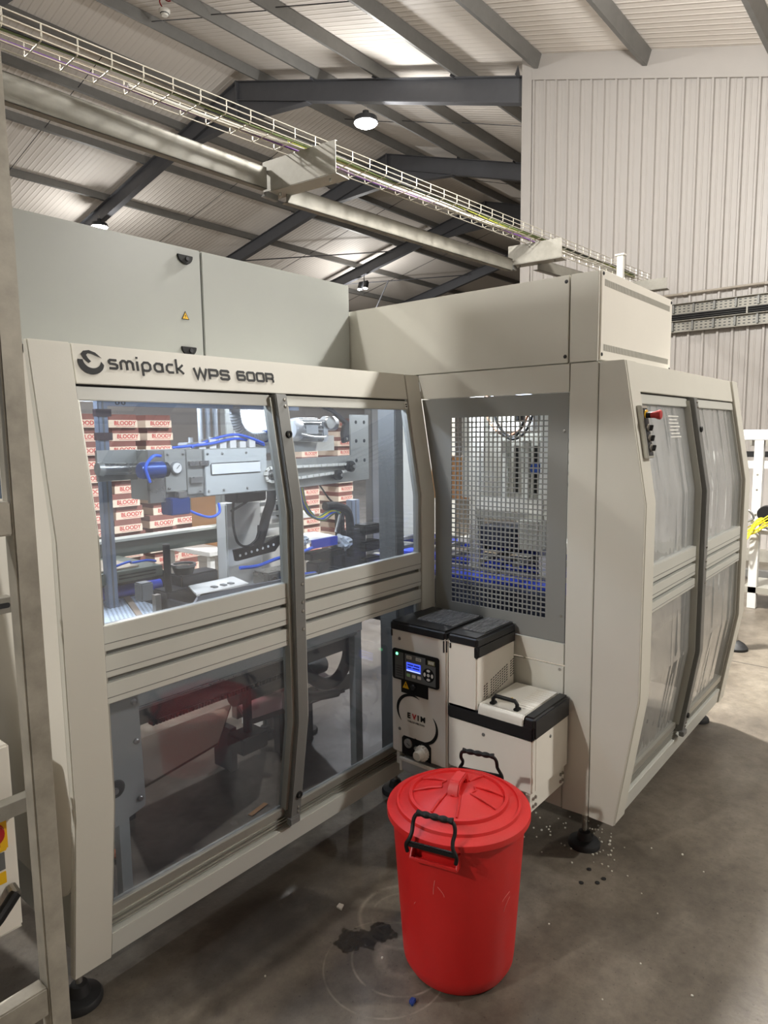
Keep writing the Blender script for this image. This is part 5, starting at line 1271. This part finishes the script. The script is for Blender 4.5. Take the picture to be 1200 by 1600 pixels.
MB().prism([(1.965, .40), (2.35, .40), (2.35, .20)], 'x', .10, .70).build('lower_skirt', PANEL3, C_, bevel=.003)
sw = MB().box(.60, .672, 1.945, 1.965, .655, .775).build('switch_plate', YEL, C_, bevel=.006)
MB().lathe([(0, -.012), (.028, -.012), (.032, 0)], (.632, 1.945, .715), 20, 'y').build('red_dial', REDB, sw, smooth=True)
MB().box(.626, .638, 1.905, 1.935, .690, .742).build('dial_grip', REDB, sw, bevel=.004)
MB().box(.60, .665, 1.962, 1.965, .595, .645).build('print_label', GREYP, C_)
MB().box(.615, .665, 1.961, 1.965, .555, .588).build('yellow_label', YEL, C_)
MB().tube([(.675, 1.962, .535), (.675, 1.93, .525)], .014, 10).build('handle_socket', STEEL, C_, smooth=True)
MB().tube(spline([(.675, 1.935, .527), (.64, 1.92, .505), (.60, 1.90, .49), (.52, 1.88, .48)]), .016, 10).build('black_handle', INK, C_, smooth=True)
for z in (.36, .41): MB().cyl((.12, 2.3, 0), (.12, 2.3, z), .012, 8).build('leg', STEEL, C_)
for x in (.15, .65): MB().cyl((x, 2.30, 0), (x, 2.30, .25), .014, 8).build('leg', STEEL, C_)
tag(MB().box(-.4, .74, 2.42, 2.9, .12, 1.95).build('grey_side_cabinet', PANEL2, bevel=.004), 'plain grey cabinet behind the stainless post at the left edge', 'cabinet')
o = bpy.data.objects['grey_side_cabinet']
MB().box(-.4, .74, 2.415, 2.421, 1.235, 1.241).build('seam', CHARC, o)
MB().box(-.4, .74, 2.44, 2.88, 0, .12).build('plinth', CHARC, o)

# ------------------------------------------------------------------ white conveyor frame at the right edge
WHITEF = mat('white_frame_paint', (206, 205, 200), .45)
Wf = thing('white_conveyor', (7.6, 1.0, 0), 'white framed conveyor at the right edge in front of the ribbed wall', 'conveyor')
MB().box(7.46, 7.56, .45, 1.60, 1.685, 1.79).build('top_beam', WHITEF, Wf, bevel=.008)
MB().box(7.45, 7.57, 1.60, 1.61, 1.69, 1.785).build('beam_cap', INK, Wf)
for y in (1.44, .55): MB().box(7.46, 7.54, y-.04, y+.04, 0, 1.69).build('upright', WHITEF, Wf, bevel=.004)
for y in (1.44,):
    for z in (.95, 1.2, 1.35): MB().lathe([(0, -.004), (.010, -.003), (.012, 0)], (7.46, y, z), 8, 'x').build('bolt', STEEL, Wf)
    for s in (-1, 1): MB().box(7.44, 7.57, y+s*.07-.01, y+s*.07+.01, 1.63, 1.69).build('gusset', STEEL, Wf)
MB().box(7.55, 8.0, .45, 1.35, 1.02, 1.16).build('deck', WHITEF, Wf, bevel=.006)
MB().box(7.60, 7.95, .9, 1.30, 1.16, 1.25).build('drive_cover', mat('lilac_grey', (130, 124, 160), .5), Wf)
MB().box(7.60, 8.0, .5, 1.22, 1.25, 1.36).build('dark_housing', CHARC, Wf)
MB().box(8.05, 8.1, .4, 1.7, 1.50, 1.56).build('rear_rail', INK, Wf)
MB().box(8.05, 8.1, .4, 1.7, 1.38, 1.46).build('rear_rail', PANEL2, Wf)
MB().cyl((7.42, .45, .80), (7.42, 1.40, .80), .035, 14).build('roller_tube', STEEL, Wf, smooth=True)
MB().lathe([(0, -.05), (.075, -.05), (.08, -.03), (.08, .05), (0, .05)], (7.44, 1.34, .97), 20, 'x').build('black_wheel', INK, Wf, smooth=True)
MB().box(7.46, 8.0, .45, 1.52, .16, .22).build('lower_rail', ALU, Wf)
MB().box(8.9, 9.0, .2, 2.1, .04, .12).build('kick_rail', ALUD, Wf)
Y_ = thing('yellow_cables', (7.4, 1.4, .75), 'tangle of bright yellow cables on the white conveyor at the right edge', 'cable')
for k in range(12):
    o_ = rnd.uniform(-.07, .07); q_ = rnd.uniform(-.07, .07)
    MB().tube(spline([(7.40, 1.56+o_*.5, .72+q_), (7.38+o_, 1.48, .78+o_), (7.38, 1.40, .86+q_), (7.36+q_, 1.28, .92+o_), (7.4, 1.12, .98+q_)]), .006, 6).build('cable', YELC, Y_, smooth=True)
tag(MB().tube(spline([(7.40, 1.58, .93), (7.42, 1.54, .99), (7.40, 1.48, .99), (7.42, 1.45, .92), (7.40, 1.52, .88)]), .012, 6).build('grey_cable_loop', ALUD, smooth=True), 'small grey cable loop above the yellow cables', 'cable')
t = thing('levelling_foot', (5.97, 1.25, 0), 'black levelling foot with a steel stem on the floor beyond the side wing', 'foot')
MB().lathe([(0, 0), (.095, 0), (.095, .02), (.07, .05), (.03, .075), (0, .075)], (5.97, 1.25, 0), 24).build('pad', RUBBER, t, smooth=True)
MB().cyl((5.97, 1.25, .07), (5.97, 1.25, .32), .018, 10).build('stem', STEEL, t, smooth=True)
MB().box(5.93, 6.01, 1.22, 1.30, .30, 1.2).build('leg_tube', WHITE, t, bevel=.004)

# ------------------------------------------------------------------ litter on the floor
mb = MB()
for k in range(60):
    a = rnd.uniform(0, 2*PI); r = .075+abs(rnd.gauss(0, .07)); x, y, s = 2.70+r*math.cos(a), 1.16+r*math.sin(a)*1.3, rnd.uniform(.0025, .005)
    if math.hypot(x-2.672, y-1.118) < .07: continue
    mb.lathe([(0, 0), (s, 0), (s, s), (0, s*1.4)], (x, y, 0), 6)
for k in range(26):
    x, y, s = rnd.uniform(1.2, 3.0), rnd.uniform(.5, 1.7), rnd.uniform(.0025, .0045)
    if math.hypot(x-BX, y-BY) < .22: continue
    mb.lathe([(0, 0), (s, 0), (s, s), (0, s*1.3)], (x, y, 0), 6)
tag(mb.build('glue_pellets', CREAMTXT), 'white glue pellets scattered on the floor around the black foot', 'pellets', kind='stuff')
tag(MB().prism([(1.525, 1.186), (1.552, 1.190), (1.548, 1.206), (1.530, 1.204)], 'z', 0, .012).build('blue_scrap', BLUEM, bevel=.002), 'tiny dark blue scrap on the floor in front of the bin', 'scrap')
for k, (x, y) in enumerate(((2.42, 1.02), (2.46, .97), (2.52, 1.03), (2.50, .96))):
    tag(MB().lathe([(.0, 0), (.009, .0), (.010, .003), (.0, .004)], (x, y, 0), 7).build('rubber_crumb', RUBBER), ('leftmost', 'nearest', 'rightmost', 'middle')[k]+' black crumb on the floor between bin and foot', 'crumb', 'black crumbs near the foot')
tag(MB().prism([(1.70, 1.66), (1.725, 1.67), (1.72, 1.69), (1.70, 1.685)], 'z', 0, .006).build('paper_scrap', WHITE), 'pale paper scrap on the floor left of the bin', 'scrap')
